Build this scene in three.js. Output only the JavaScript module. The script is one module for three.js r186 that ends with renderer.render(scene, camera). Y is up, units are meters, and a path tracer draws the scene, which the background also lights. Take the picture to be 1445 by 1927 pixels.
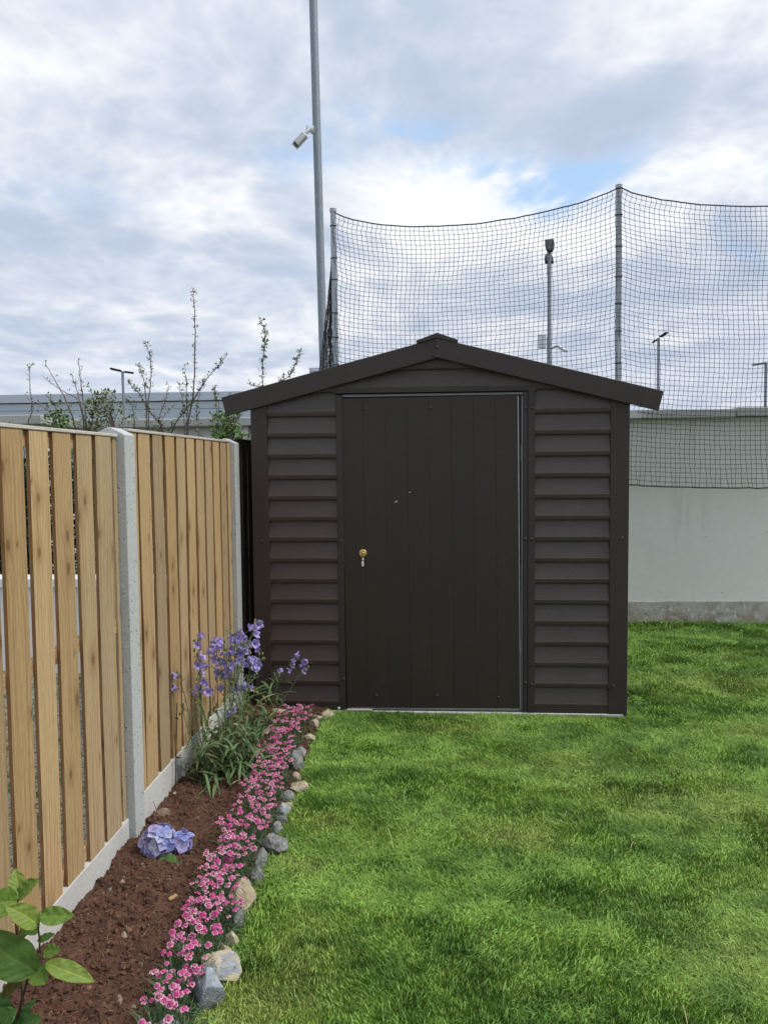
import * as THREE from 'three';
import { mergeGeometries, mergeVertices } from 'three/addons/utils/BufferGeometryUtils.js';
import { RoundedBoxGeometry } from 'three/addons/geometries/RoundedBoxGeometry.js';

// ───────────────────────── camera, sky, sun, exposure
const R = THREE.MathUtils.degToRad;
const scene = new THREE.Scene();
const camera = new THREE.PerspectiveCamera(67.2, 767 / 1024, 0.1, 2000);
camera.rotation.order = 'YXZ';
camera.position.set(0, 1.6, 0);
camera.rotation.set(R(-3.45), R(4.0), R(-0.52));
const renderer = new THREE.WebGLRenderer({ antialias: true });
renderer.setSize(767, 1024);
renderer.toneMapping = THREE.LinearToneMapping;
renderer.toneMappingExposure = 1.08;
renderer.shadowMap.enabled = true;

// noise
function rng(seed) { let a = seed >>> 0; return () => { a = (a + 0x6D2B79F5) | 0; let t = Math.imul(a ^ (a >>> 15), 1 | a); t = (t + Math.imul(t ^ (t >>> 7), 61 | t)) ^ t; return ((t ^ (t >>> 14)) >>> 0) / 4294967296; }; }
const PERM = new Float32Array(65536); { const r = rng(11); for (let i = 0; i < 65536; i++) PERM[i] = r(); }
const lat = (x, y) => PERM[((x & 255) | ((y & 255) << 8))];
function n2(x, y) { const xi = Math.floor(x), yi = Math.floor(y); let u = x - xi, v = y - yi; u = u * u * (3 - 2 * u); v = v * v * (3 - 2 * v); const a = lat(xi, yi), b = lat(xi + 1, yi), c = lat(xi, yi + 1), d = lat(xi + 1, yi + 1); return a + (b - a) * u + (c - a) * v + (a - b - c + d) * u * v; }
function fbm(x, y, o = 4, g = 0.5) { let s = 0, a = 1, t = 0; for (let i = 0; i < o; i++) { s += a * n2(x, y); t += a; a *= g; x = x * 2.03 + 17.3; y = y * 2.03 + 5.1; } return s / t; }
function n3(x, y, z) { const zi = Math.floor(z); let w = z - zi; w = w * w * (3 - 2 * w); return n2(x + zi * 37.7, y + zi * 91.3) * (1 - w) + n2(x + (zi + 1) * 37.7, y + (zi + 1) * 91.3) * w; }
// periodic noise for repeating textures: px, py whole numbers of cells
function pn(x, y, px, py, s = 0) { const xi = Math.floor(x), yi = Math.floor(y); let u = x - xi, v = y - yi; u = u * u * (3 - 2 * u); v = v * v * (3 - 2 * v); const m = (a, p) => ((a % p) + p) % p + s; const x0 = m(xi, px), x1 = m(xi + 1, px), y0 = m(yi, py), y1 = m(yi + 1, py); const a = lat(x0, y0), b = lat(x1, y0), c = lat(x0, y1), d = lat(x1, y1); return a + (b - a) * u + (c - a) * v + (a - b - c + d) * u * v; }
function pfbm(u, v, fx, fy, o, s = 0) { let r = 0, a = 1, t = 0; for (let i = 0; i < o; i++) { r += a * pn(u * fx, v * fy, fx, fy, s + i * 31); t += a; a *= 0.5; fx *= 2; fy *= 2; } return r / t; }
const clamp = (x, a = 0, b = 1) => Math.min(b, Math.max(a, x)), mix = (a, b, t) => a + (b - a) * t, smooth = (a, b, x) => { const t = clamp((x - a) / (b - a)); return t * t * (3 - 2 * t); };
const mix3 = (a, b, t) => [mix(a[0], b[0], t), mix(a[1], b[1], t), mix(a[2], b[2], t)];

{ // a broken layer of stratocumulus
  const W = 4096, H = 2048, d = new Float32Array(W * H * 4);
  const dark = [0.445, 0.525, 0.68], mid = [0.665, 0.72, 0.82], white = [0.97, 0.98, 0.995], blue = [0.40, 0.62, 0.92];
  // masses of cloud seen in the photograph: bearing, elevation, their widths, how much lighter
  const masses = [[-29, 25, 6, 2.2, .34], [-17, 22.3, 9, 2.0, -.34], [-14, 19.0, 6, 1.5, .36], [-29, 20.5, 5, 2, .3], [-24, 15, 12, 1.5, -.36], [-5, 26, 9, 2.5, -.10], [15, 23.3, 8, 2.3, -.36], [21, 29, 6, 2.4, .5], [22, 25.8, 4, 1.6, .34], [4, 16.3, 8, 1.9, .8], [0, 20.4, 5, 1.2, .42], [20, 19.4, 4, 1.2, .3], [14, 12, 9, 1.3, -.12], [-16, 13, 8, 1.0, .24], [-22, 10.8, 12, .9, .2], [-14, 8.4, 12, .8, -.2], [-24, 6.3, 12, .8, .2], [-12, 4.4, 12, 1.0, .16], [2, 11.8, 9, 1.0, -.26], [1, 9.7, 8, .9, .26], [16, 8, 10, .9, -.16], [12, 31, 8, 2, -.08], [-20, 28.5, 5, 1.5, -.14], [-8, 31, 10, 2.5, .14], [0, 36, 12, 4, .1]];
  const holes = [[-3.2, 23.3, 3.2, .8, .95], [3.5, 19.9, 3.4, .9, .8], [10, 19.2, 4, .9, 1.0], [-7.5, 20.5, 1.6, 1.0, .3], [8, 17.6, 2.4, .8, .9], [-26, 18, 5, .8, .2], [-9, 20.8, 3, .6, .4], [20, 31, 3, .8, .5]];
  const billow = (x, y, o) => { let s = 0, a = 1, t = 0; for (let i = 0; i < o; i++) { s += a * (1 - Math.abs(2 * n2(x, y) - 1)); t += a; a *= 0.55; x = x * 2.1 + 9.7; y = y * 2.1 + 31.3; } return s / t; };
  const pixel = (i, j, o) => {
    const el = ((j + 0.5) / H - 0.5) * Math.PI, y = Math.sin(Math.max(el, 0)), c = Math.cos(el), eld = THREE.MathUtils.radToDeg(el), ph = ((i + 0.5) / W - 0.5) * 2 * Math.PI, x = Math.cos(ph) * c, z = Math.sin(ph) * c, az = THREE.MathUtils.radToDeg(Math.atan2(x, -z));
    const q = 1 / (y + 0.09), px = x * q * 1.5, pz = z * q * 1.15;
    const wx = n2(px * 1.1 + 40, pz * 1.1 + 9) - 0.5, wy = n2(px * 1.1 + 7, pz * 1.1 + 60) - 0.5;
    const big = fbm(px * 0.55 + wx * 0.5 + 3, pz * 0.55 + wy * 0.5 + 8, 3), f = fbm(px * 2.0 + wx + 13, pz * 2.0 + wy + 21, 6, 0.55), puff = billow(px * 3.4 + wx * 2 + 2, pz * 3.4 + wy * 2 + 50, 5), wisp = fbm(px * 14 + wx * 5, pz * 14 + wy * 5 + 5, 4, 0.6);
    const wa = az + (fbm(px * 2 + 5, pz * 2 + 80, 6, 0.58) - 0.5) * 11, we = eld + (fbm(px * 2.4 + 65, pz * 2.4 + 8, 6, 0.58) - 0.5) * (2.4 + eld * 0.10);
    let g = 0, h = 0;
    if (Math.abs(az) < 62) { // the named masses
      for (const [a, e, sa, se, k] of masses) { const u = (wa - a) / sa, v = (we - e) / se, r = u * u + v * v; if (r < 9) g += k * Math.exp(-0.5 * r); }
      for (const [a, e, sa, se, k] of holes) { const u = (wa - a) / sa, v = (we - e) / se, r = u * u + v * v; if (r < 9) h += k * Math.exp(-0.5 * r); }
    }
    let b = clamp(0.40 + 1.0 * (f - 0.5) + 0.6 * (big - 0.5) + 0.62 * (puff - 0.62) + 0.22 * (wisp - 0.5) + g * 0.88 + 0.7 * smooth(19, 9, eld) * (fbm(wa * 0.05 + 9, we * 0.75 + 4, 4) - 0.5), -1, 1.15); if (b < 0.3) b = 0.3 * Math.exp((b - 0.3) / 0.3) ;
    let col = b < 0.5 ? mix3(dark, mid, Math.max(b, 0) * 2) : mix3(mid, white, clamp((b - 0.5) * 2));
    const open = clamp(smooth(0.33, 0.20, big * 0.6 + f * 0.4) * 0.6 + 0.85 * h * smooth(0.85, 0.35, f * 0.5 + 0.5 * puff + 0.25 * (wisp - 0.5)) * 1.15);
    col = mix3(col, blue, clamp(open, 0, .85));
    col = mix3(col, [0.66, 0.73, 0.82], smooth(8, 0, eld) * 0.7);
    const up = 1 + 0.75 * smooth(32, 80, eld); d[o] = col[0] * up; d[o + 1] = col[1] * up; d[o + 2] = col[2] * up; d[o + 3] = 1;
  };
  for (let j = H / 2 - 4; j < H; j += 2) for (let i = 0; i < W; i += 2) { // finest where the camera looks
    const o = (j * W + i) * 4, away = (i / W - 0.25) * 360;
    if (Math.abs(away) < 34 && j < H * 0.72) { pixel(i, j, o); pixel(i + 1, j, o + 4); pixel(i, j + 1, o + W * 4); pixel(i + 1, j + 1, o + W * 4 + 4); }
    else { pixel(i + 0.5, j + 0.5, o); for (const p of [o + 4, o + W * 4, o + W * 4 + 4]) d.copyWithin(p, o, o + 4); }
  }
  for (let j = 0; j < H / 2 - 4; j++) for (let i = 0; i < W; i++) { const o = (j * W + i) * 4; d[o] = 0.20; d[o + 1] = 0.23; d[o + 2] = 0.19; d[o + 3] = 1; }
  const t = new THREE.DataTexture(d, W, H, THREE.RGBAFormat, THREE.FloatType);
  t.mapping = THREE.EquirectangularReflectionMapping; t.magFilter = THREE.LinearFilter; t.needsUpdate = true;
  scene.background = t; scene.environment = t;
}
const sun = new THREE.DirectionalLight(new THREE.Color(1, 0.95, 0.87), 2.3);
sun.position.set(9, 12, -3.0); sun.target.position.set(0, 0, -4); scene.add(sun, sun.target);
sun.castShadow = true; sun.shadow.radius = 34; sun.shadow.mapSize.set(2048, 2048);
Object.assign(sun.shadow.camera, { left: -12, right: 12, top: 12, bottom: -12, near: 0.5, far: 60 });

// ───────────────────────── helpers
const used = {};
function numbered(n) { const k = used[n] = (used[n] ?? -1) + 1; return k ? `${n}_${String(k).padStart(3, '0')}` : n; }
function tag(o, label, category, group, kind) { o.userData.label = label; if (category) o.userData.category = category; if (group) o.userData.group = group; if (kind) o.userData.kind = kind; return o; }
function thing(name, label, category, pos = [0, 0, 0], group) { const g = new THREE.Group(); g.name = numbered(name); g.position.set(...pos); scene.add(g); return tag(g, label, category, group); }
function mesh(name, geo, mat, parent) { const m = new THREE.Mesh(geo, mat); m.name = parent ? name : numbered(name); m.castShadow = m.receiveShadow = true; (parent || scene).add(m); return m; }
function struct(name, geo, mat, label) { const m = mesh(name, geo, mat); m.userData.kind = 'structure'; if (label) m.userData.label = label; return m; }
const enc = (c) => { c = clamp(c); return Math.round(255 * (c <= 0.0031308 ? 12.92 * c : 1.055 * Math.pow(c, 1 / 2.4) - 0.055)); };
function tex(w, h, fn, { rx = 1, ry = 1, data = false } = {}) { // fn(u, v) -> linear [r, g, b] or a height; rx, ry repeats per metre
  const a = new Uint8Array(w * h * 4);
  for (let j = 0; j < h; j++) for (let i = 0; i < w; i++) { const c = fn((i + 0.5) / w, (j + 0.5) / h), o = (j * w + i) * 4; if (data) a[o] = a[o + 1] = a[o + 2] = Math.round(255 * clamp(c)); else { a[o] = enc(c[0]); a[o + 1] = enc(c[1]); a[o + 2] = enc(c[2]); } a[o + 3] = 255; }
  const t = new THREE.DataTexture(a, w, h); t.wrapS = t.wrapT = THREE.RepeatWrapping; t.magFilter = THREE.LinearFilter; t.minFilter = THREE.LinearMipmapLinearFilter; t.generateMipmaps = true; t.repeat.set(rx, ry); if (!data) t.colorSpace = THREE.SRGBColorSpace; t.needsUpdate = true; return t;
}
function metreUV(g, grain, off = 0) { // uv in metres by the way a face points; grain = axis along which v runs
  const p = g.attributes.position, n = g.attributes.normal, uv = new Float32Array(p.count * 2);
  for (let i = 0; i < p.count; i++) {
    const P = [p.getX(i), p.getY(i), p.getZ(i)], N = [Math.abs(n.getX(i)), Math.abs(n.getY(i)), Math.abs(n.getZ(i))];
    const m = N[0] >= N[1] && N[0] >= N[2] ? 0 : N[1] >= N[2] ? 1 : 2; let a = m === 0 ? 2 : 0, b = m === 1 ? 2 : 1;
    if (grain === a) [a, b] = [b, a];
    uv[2 * i] = P[a] + off; uv[2 * i + 1] = P[b] + off * 0.37;
  }
  g.setAttribute('uv', new THREE.BufferAttribute(uv, 2)); return g;
}
function bx(x0, x1, y0, y1, z0, z1, r = 0.003, grain, off = 0) {
  const w = Math.abs(x1 - x0), h = Math.abs(y1 - y0), d = Math.abs(z1 - z0);
  const g = r > 0 ? new RoundedBoxGeometry(w, h, d, 1, Math.min(r, w / 2.2, h / 2.2, d / 2.2)) : new THREE.BoxGeometry(w, h, d).toNonIndexed();
  g.translate((x0 + x1) / 2, (y0 + y1) / 2, (z0 + z1) / 2); const q = g.index ? g.toNonIndexed() : g; return metreUV(q, grain, off);
}
function cyl(p0, p1, r0, r1 = r0, n = 8, caps = true) {
  const a = new THREE.Vector3(...p0), b = new THREE.Vector3(...p1), L = a.distanceTo(b);
  const g = new THREE.CylinderGeometry(r1, r0, L, n, 1, !caps); g.translate(0, L / 2, 0);
  g.applyQuaternion(new THREE.Quaternion().setFromUnitVectors(new THREE.Vector3(0, 1, 0), b.clone().sub(a).normalize())); g.translate(...p0); return g.toNonIndexed();
}
function tube(pts, r, n = 5, taper = 1) { // a cheap tube through points
  const P = pts.map((p) => p.isVector3 ? p : new THREE.Vector3(...p)), pos = [], idx = [], nor = []; let u = new THREE.Vector3(0.31, 0.2, 0.93);
  P.forEach((p, i) => {
    const t = P[Math.min(i + 1, P.length - 1)].clone().sub(P[Math.max(i - 1, 0)]).normalize(); u.addScaledVector(t, -u.dot(t)); if (u.lengthSq() < 1e-6) u.set(t.y, t.z, t.x).addScaledVector(t, -(t.y * t.x + t.z * t.y + t.x * t.z)); u.normalize();
    const v = t.clone().cross(u), rr = r * mix(1, taper, i / Math.max(1, P.length - 1));
    for (let k = 0; k < n; k++) { const a = k / n * 2 * Math.PI, d = u.clone().multiplyScalar(Math.cos(a)).addScaledVector(v, Math.sin(a)); nor.push(d.x, d.y, d.z); pos.push(p.x + d.x * rr, p.y + d.y * rr, p.z + d.z * rr); }
    if (i) for (let k = 0; k < n; k++) { const a = (i - 1) * n + k, b = (i - 1) * n + (k + 1) % n; idx.push(a, b, a + n, b, b + n, a + n); }
  });
  const g = new THREE.BufferGeometry(); g.setAttribute('position', new THREE.Float32BufferAttribute(pos, 3)); g.setAttribute('normal', new THREE.Float32BufferAttribute(nor, 3)); g.setAttribute('uv', new THREE.Float32BufferAttribute(new Float32Array(pos.length / 3 * 2), 2)); g.setIndex(idx); return g;
}
function curve(pts, n) { const c = new THREE.CatmullRomCurve3(pts.map((p) => new THREE.Vector3(...p))); return c.getPoints(n); }
function paint(g, fn) { const p = g.attributes.position, c = new Float32Array(p.count * 3); for (let i = 0; i < p.count; i++) { const k = fn(p.getX(i), p.getY(i), p.getZ(i), i); c.set(k, i * 3); } g.setAttribute('color', new THREE.BufferAttribute(c, 3)); return g; }
const merge = (l) => { const ind = l.every((g) => g.index); const q = ind ? l : l.map((g) => g.index ? g.toNonIndexed() : g); const names = ['position', 'normal', 'uv', 'color'].filter((n) => q.every((g) => g.attributes[n])); q.forEach((g) => { for (const n of Object.keys(g.attributes)) if (!names.includes(n)) g.deleteAttribute(n); }); return mergeGeometries(q); };
function rock(seed, w, h, d, detail = 12) { // a broken stone: a ball cut by random planes, then roughened
  const r = rng(seed), g = mergeVertices(new THREE.IcosahedronGeometry(1, detail).deleteAttribute('uv').deleteAttribute('normal')), p = g.attributes.position, cuts = [];
  for (let i = 0; i < 13; i++) { const v = new THREE.Vector3(r() * 2 - 1, r() * 2 - 1, r() * 2 - 1).normalize(); cuts.push([v, 0.50 + r() * 0.3]); }
  for (let i = 0; i < p.count; i++) {
    const v = new THREE.Vector3().fromBufferAttribute(p, i);
    for (const [n, k] of cuts) { const e = v.dot(n) - k; if (e > 0) v.addScaledVector(n, -e * 0.93); }
    v.multiplyScalar(1 + (n3(v.x * 2.5 + seed, v.y * 2.5, v.z * 2.5 + 9) - 0.5) * 0.16 + (n3(v.x * 9 + seed, v.y * 9, v.z * 9) - 0.5) * 0.05);
    p.setXYZ(i, v.x * w * 0.62, v.y * h * 0.62, v.z * d * 0.62);
  }
  g.computeVertexNormals(); g.setAttribute('uv', new THREE.Float32BufferAttribute(new Float32Array(p.count * 2).map((_, i) => (i % 2 ? p.getY(i >> 1) : p.getX(i >> 1)) + p.getZ(i >> 1) * 0.7), 2)); return g;
}
const std = (o) => new THREE.MeshStandardMaterial(o), phys = (o) => new THREE.MeshPhysicalMaterial(o);

// ───────────────────────── materials
const M = {};
function woodTex(seed, base, streak, knot) { // half a metre by two metres of sawn softwood
  const r = rng(seed), knots = []; for (let i = 0; i < 22; i++) knots.push([r(), r(), 0.003 + Math.pow(r(), 1.5) * 0.014]);
  return tex(384, 1536, (u, v) => {
    let bend = 0, kn = 0, halo = 0;
    for (const [ku, kv, kr] of knots) { let du = u - ku; du -= Math.round(du); let dv = v - kv; dv -= Math.round(dv); const x = du * 0.5, y = dv * 2, q = Math.hypot(x, y * 0.55), e = Math.exp(-(q * q) / (kr * kr * 5)); bend += e * Math.sign(x || 1) * 0.9; const rough = kr * (1 + 0.35 * (n2(u * 300 + seed, v * 900) - 0.5)); kn = Math.max(kn, smooth(rough, rough * 0.55, q)); halo = Math.max(halo, e); }
    const wob = (pfbm(u, v, 3, 4, 3, 7) - 0.5) * 2.6, rings = Math.abs(((u * 26 + wob * 2.2 + bend) % 1 + 1) % 1 - 0.5) * 2;
    const fib = pfbm(u, v, 96, 6, 2, 3), cloud = pfbm(u, v, 4, 5, 3, 90), fine = pfbm(u, v, 160, 90, 1, 60);
    let c = mix3(base, streak, clamp(0.40 * Math.pow(rings, 2.2) + 0.95 * (fib - 0.42) + 0.7 * (cloud - 0.5)));
    c = c.map((k) => k * (0.86 + 0.28 * cloud) * (0.9 + 0.2 * fine)); c = mix3(c, streak, halo * 0.75); return mix3(c, knot, kn * 0.7);
  }, { rx: 2, ry: 0.5 });
}
const woodBump = tex(256, 512, (u, v) => 0.6 * pfbm(u, v, 90, 6, 2, 3) + 0.4 * pfbm(u, v, 24, 3, 2, 44), { rx: 2, ry: 0.5, data: true });
M.wood = [[5, [0.475, 0.338, 0.175], [0.265, 0.160, 0.066]], [23, [0.47, 0.322, 0.155], [0.28, 0.160, 0.062]], [61, [0.44, 0.322, 0.180], [0.25, 0.162, 0.074]]].map(([s, a, b]) => std({ map: woodTex(s, a, b, [0.17, 0.075, 0.028]), bumpMap: woodBump, bumpScale: 0.0015, roughness: 0.85, vertexColors: true }));
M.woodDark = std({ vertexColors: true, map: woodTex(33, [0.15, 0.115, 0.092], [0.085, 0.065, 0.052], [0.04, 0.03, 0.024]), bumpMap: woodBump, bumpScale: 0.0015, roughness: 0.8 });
M.woodGrey = std({ vertexColors: true, map: woodTex(41, [0.56, 0.52, 0.46], [0.42, 0.37, 0.31], [0.25, 0.18, 0.12]), bumpMap: woodBump, bumpScale: 0.0015, roughness: 0.9 });
function concreteTex(seed, base, pits, tint) {
  const r = rng(seed), holes = []; for (let i = 0; i < pits; i++) holes.push([r(), r(), 0.0014 + Math.pow(r(), 3) * 0.0055]);
  const grid = {}; for (const q of holes) for (let a = -1; a < 2; a++) for (let b = -1; b < 2; b++) { const k = ((Math.floor(q[0] * 32) + a + 32) % 32) + ',' + ((Math.floor(q[1] * 32) + b + 32) % 32); (grid[k] ??= []).push(q); }
  const fn = (u, v) => { let h = 0; for (const q of grid[Math.floor(u * 32) + ',' + Math.floor(v * 32)] || []) { let du = Math.abs(u - q[0]), dv = Math.abs(v - q[1]); if (du > .5) du = 1 - du; if (dv > .5) dv = 1 - dv; h = Math.max(h, smooth(q[2], q[2] * 0.4, Math.hypot(du, dv))); } return h; };
  const map = tex(768, 768, (u, v) => { const c = pfbm(u, v, 4, 4, 5, seed), s = pfbm(u, v, 120, 120, 2, seed + 9); const k = (0.82 + 0.34 * c) * (0.9 + 0.2 * s); const q = mix3(base, tint, clamp((c - 0.45) * 1.6)); const h = fn(u, v); return mix3(q.map((x) => x * k), base.map((x) => x * 0.42), h * 0.8); }, { rx: 1, ry: 1 });
  const bump = tex(768, 768, (u, v) => clamp(0.62 + 0.25 * (pfbm(u, v, 100, 100, 2, seed + 9) - 0.5) + 0.2 * (pfbm(u, v, 12, 12, 3, seed) - 0.5) - 0.55 * fn(u, v)), { data: true });
  return { map, bump };
}
{ const a = concreteTex(3, [0.48, 0.50, 0.49], 900, [0.42, 0.42, 0.385]); M.concrete = std({ map: a.map, bumpMap: a.bump, bumpScale: 0.004, roughness: 0.93 }); const b = concreteTex(8, [0.58, 0.58, 0.545], 220, [0.50, 0.48, 0.43]); M.board = std({ map: b.map, bumpMap: b.bump, bumpScale: 0.003, roughness: 0.92 }); }
const plasterBump = tex(512, 512, (u, v) => 0.5 * pfbm(u, v, 10, 10, 4, 2) + 0.5 * pfbm(u, v, 110, 110, 2, 5), { data: true, rx: .8, ry: .8 });
M.plaster = std({ map: tex(1024, 1024, (u, v) => { const c = pfbm(u, v, 3, 4, 5, 21), s = pfbm(u, v, 90, 90, 2, 4), st = pfbm(u, v, 34, 3, 3, 70); const k = 0.93 + 0.10 * (c - 0.5) + 0.06 * (s - 0.5) - 0.09 * smooth(0.62, 0.85, st); return [0.80 * k, 0.805 * k, 0.745 * k]; }, { rx: 0.3, ry: 0.3 }), bumpMap: plasterBump, bumpScale: 0.0012, roughness: 0.9 });
M.whitePlaster = std({ color: new THREE.Color(0.74, 0.75, 0.75), bumpMap: plasterBump, bumpScale: 0.003, roughness: 0.9 });
M.plinth = std({ map: tex(1024, 256, (u, v) => { // bare concrete with splashed earth and lichen along its foot
  const c = pfbm(u, v, 16, 2, 5, 31), d = pfbm(u, v, 40, 5, 4, 77), s = pfbm(u, v, 200, 22, 2, 12); let q = mix3([0.47, 0.455, 0.40], [0.37, 0.345, 0.285], clamp((c - 0.35) * 2));
  q = mix3(q, [0.29, 0.235, 0.165], smooth(0.40, 0.75, d * 0.7 + c * 0.3 + (0.45 - v) * 0.35) * 0.75); q = mix3(q, [0.55, 0.54, 0.48], smooth(0.66, 0.72, pfbm(u, v, 60, 7, 3, 140))); return q.map((x) => x * (0.85 + 0.3 * s)); }, { rx: 0.4, ry: 3.6 }), bumpMap: plasterBump, bumpScale: 0.005, roughness: 0.95 });
M.coping = std({ map: concreteTex(14, [0.47, 0.475, 0.445], 60, [0.37, 0.365, 0.32]).map, bumpMap: plasterBump, bumpScale: 0.002, roughness: 0.9 });
const paintBump = tex(512, 512, (u, v) => pfbm(u, v, 128, 128, 2, 6) * 0.8 + 0.2 * pfbm(u, v, 8, 8, 3, 9), { data: true, rx: 2.2, ry: 2.2 });
const shedMap = (c, s) => tex(512, 512, (u, v) => { const k = 0.9 + 0.2 * pfbm(u, v, 200, 200, 1, s), q = pfbm(u, v, 6, 6, 4, s + 3), d = smooth(0.80, 0.86, pfbm(u, v, 120, 120, 1, s + 40)) * smooth(0.5, 0.62, q); return mix3(c.map((x) => x * k * (0.9 + 0.2 * q)), [0.11, 0.10, 0.09], d * 0.12); }, { rx: 1.3, ry: 1.3 });
M.shed = std({ map: shedMap([0.056, 0.0415, 0.0355], 4), roughness: 0.5, bumpMap: paintBump, bumpScale: 0.0012 });
M.trim = std({ map: shedMap([0.0315, 0.0220, 0.0180], 8), roughness: 0.56, bumpMap: paintBump, bumpScale: 0.0006 });
M.door = std({ map: shedMap([0.0265, 0.0172, 0.0124], 15), roughness: 0.58, bumpMap: paintBump, bumpScale: 0.0005 });
M.bolt = std({ color: new THREE.Color(0.036, 0.027, 0.023), roughness: 0.5 });
M.galvDull = std({ color: new THREE.Color(0.20, 0.215, 0.225), metalness: 0.6, roughness: 0.5 });
M.galv = std({ map: tex(256, 256, (u, v) => { const k = 0.85 + 0.3 * pfbm(u, v, 16, 16, 3, 5); return [0.55 * k, 0.58 * k, 0.60 * k]; }, { rx: 3, ry: 3 }), metalness: 0.75, roughness: 0.38 });
M.pole = std({ map: tex(256, 512, (u, v) => { const k = 0.85 + 0.3 * pfbm(u, v, 8, 30, 4, 15), s = smooth(0.74, 0.8, pfbm(u, v, 40, 60, 2, 4)); return mix3([0.25 * k, 0.285 * k, 0.325 * k], [0.45, 0.47, 0.48], s * .6); }, { rx: 2, ry: 0.6 }), metalness: 0.35, roughness: 0.6 });
M.postGalv = std({ color: new THREE.Color(0.40, 0.44, 0.48), roughness: 0.55, metalness: 0.2 });
M.brass = std({ color: new THREE.Color(0.66, 0.46, 0.19), metalness: 0.9, roughness: 0.36 });
M.steel = std({ color: new THREE.Color(0.82, 0.83, 0.84), metalness: 0.55, roughness: 0.4 });
M.white = std({ color: new THREE.Color(0.66, 0.68, 0.70), roughness: 0.45 });
M.black = std({ color: new THREE.Color(0.012, 0.012, 0.014), roughness: 0.5 });
M.net = std({ color: new THREE.Color(0.018, 0.016, 0.015), roughness: 0.8 });
M.clad = std({ color: new THREE.Color(0.47, 0.52, 0.61), roughness: 0.5 });
M.cladLight = std({ color: new THREE.Color(0.50, 0.55, 0.64), roughness: 0.5 });
M.leaf = (o = {}) => phys({ vertexColors: true, side: THREE.DoubleSide, roughness: 0.75, transmission: 0.32, thickness: 0, ior: 1.35, ...o });
M.foliage = std({ vertexColors: true, side: THREE.DoubleSide, roughness: 0.7 });
M.grass = std({ vertexColors: true, side: THREE.DoubleSide, roughness: 0.65 });
M.stone = std({ vertexColors: true, roughness: 0.9, bumpMap: tex(256, 256, (u, v) => pfbm(u, v, 24, 24, 4, 8), { data: true, rx: 9, ry: 9 }), bumpScale: 0.004 });
M.stem = std({ vertexColors: true, roughness: 0.75 });

// ───────────────────────── ground
const inShed = (x, z) => x > -1.2 && x < 1.2 && z < -4.9 && z > -7.1;
{
  const g = new THREE.CircleGeometry(900, 64); g.rotateX(-Math.PI / 2); g.translate(0, -0.03, 0); metreUV(g.toNonIndexed());
  struct('ground', metreUV(g.toNonIndexed()), std({ map: tex(512, 512, (u, v) => { const k = 0.8 + 0.4 * pfbm(u, v, 8, 8, 5, 2), m = pfbm(u, v, 90, 90, 2, 40); return mix3([0.07, 0.10, 0.035], [0.13, 0.115, 0.075], m).map((x) => x * k); }, { rx: 0.4, ry: 0.4 }), roughness: 1 }), 'rough ground around the gardens');
  const nx = 120, nz = 160, lg = new THREE.PlaneGeometry(6.3, 7.2, nx, nz); lg.rotateX(-Math.PI / 2); lg.translate(2.42, 0, -4.55);
  const p = lg.attributes.position; for (let i = 0; i < p.count; i++) p.setY(i, 0.012 * (fbm(p.getX(i) * 1.7, p.getZ(i) * 1.7, 3) - 0.5) - 0.004);
  lg.computeVertexNormals(); metreUV(lg);
  struct('lawn', lg, std({ map: tex(512, 512, (u, v) => { const m = pfbm(u, v, 90, 90, 3, 4), q = pfbm(u, v, 12, 12, 3, 9); return mix3([0.030, 0.055, 0.012], [0.075, 0.062, 0.028], smooth(0.4, 0.8, m * 0.6 + q * 0.4)); }, { rx: 1, ry: 1 }), roughness: 1 }), 'lawn under the grass blades');
  const gr = tex(512, 512, (u, v) => { // loose gravel
    let best = 9, id = 0; const N = 40, X = u * N, Y = v * N; for (let a = -1; a < 2; a++) for (let b = -1; b < 2; b++) { const cx = Math.floor(X) + a, cy = Math.floor(Y) + b, mx = (cx + N) % N, my = (cy + N) % N, d = Math.hypot(X - cx - lat(mx, my), Y - cy - lat(mx + 99, my + 31)); if (d < best) { best = d; id = lat(mx + 7, my + 120); } }
    return mix3([0.30 + 0.14 * (id - 0.5), 0.265 + 0.14 * (id - 0.5), 0.20 + 0.12 * (id - 0.5)], [0.07, 0.075, 0.04], smooth(0.35, 0.75, best)); }, { rx: 1.4, ry: 1.4 });
  const pg = new THREE.PlaneGeometry(5.2, 8.0); pg.rotateX(-Math.PI / 2); pg.translate(-3.95, -0.012, -4.0); metreUV(pg);
  struct('gravel_path', pg, std({ map: gr, bumpMap: gr, bumpScale: 0.006, roughness: 1 }), 'pale gravel beyond the slatted fence');
}
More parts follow.
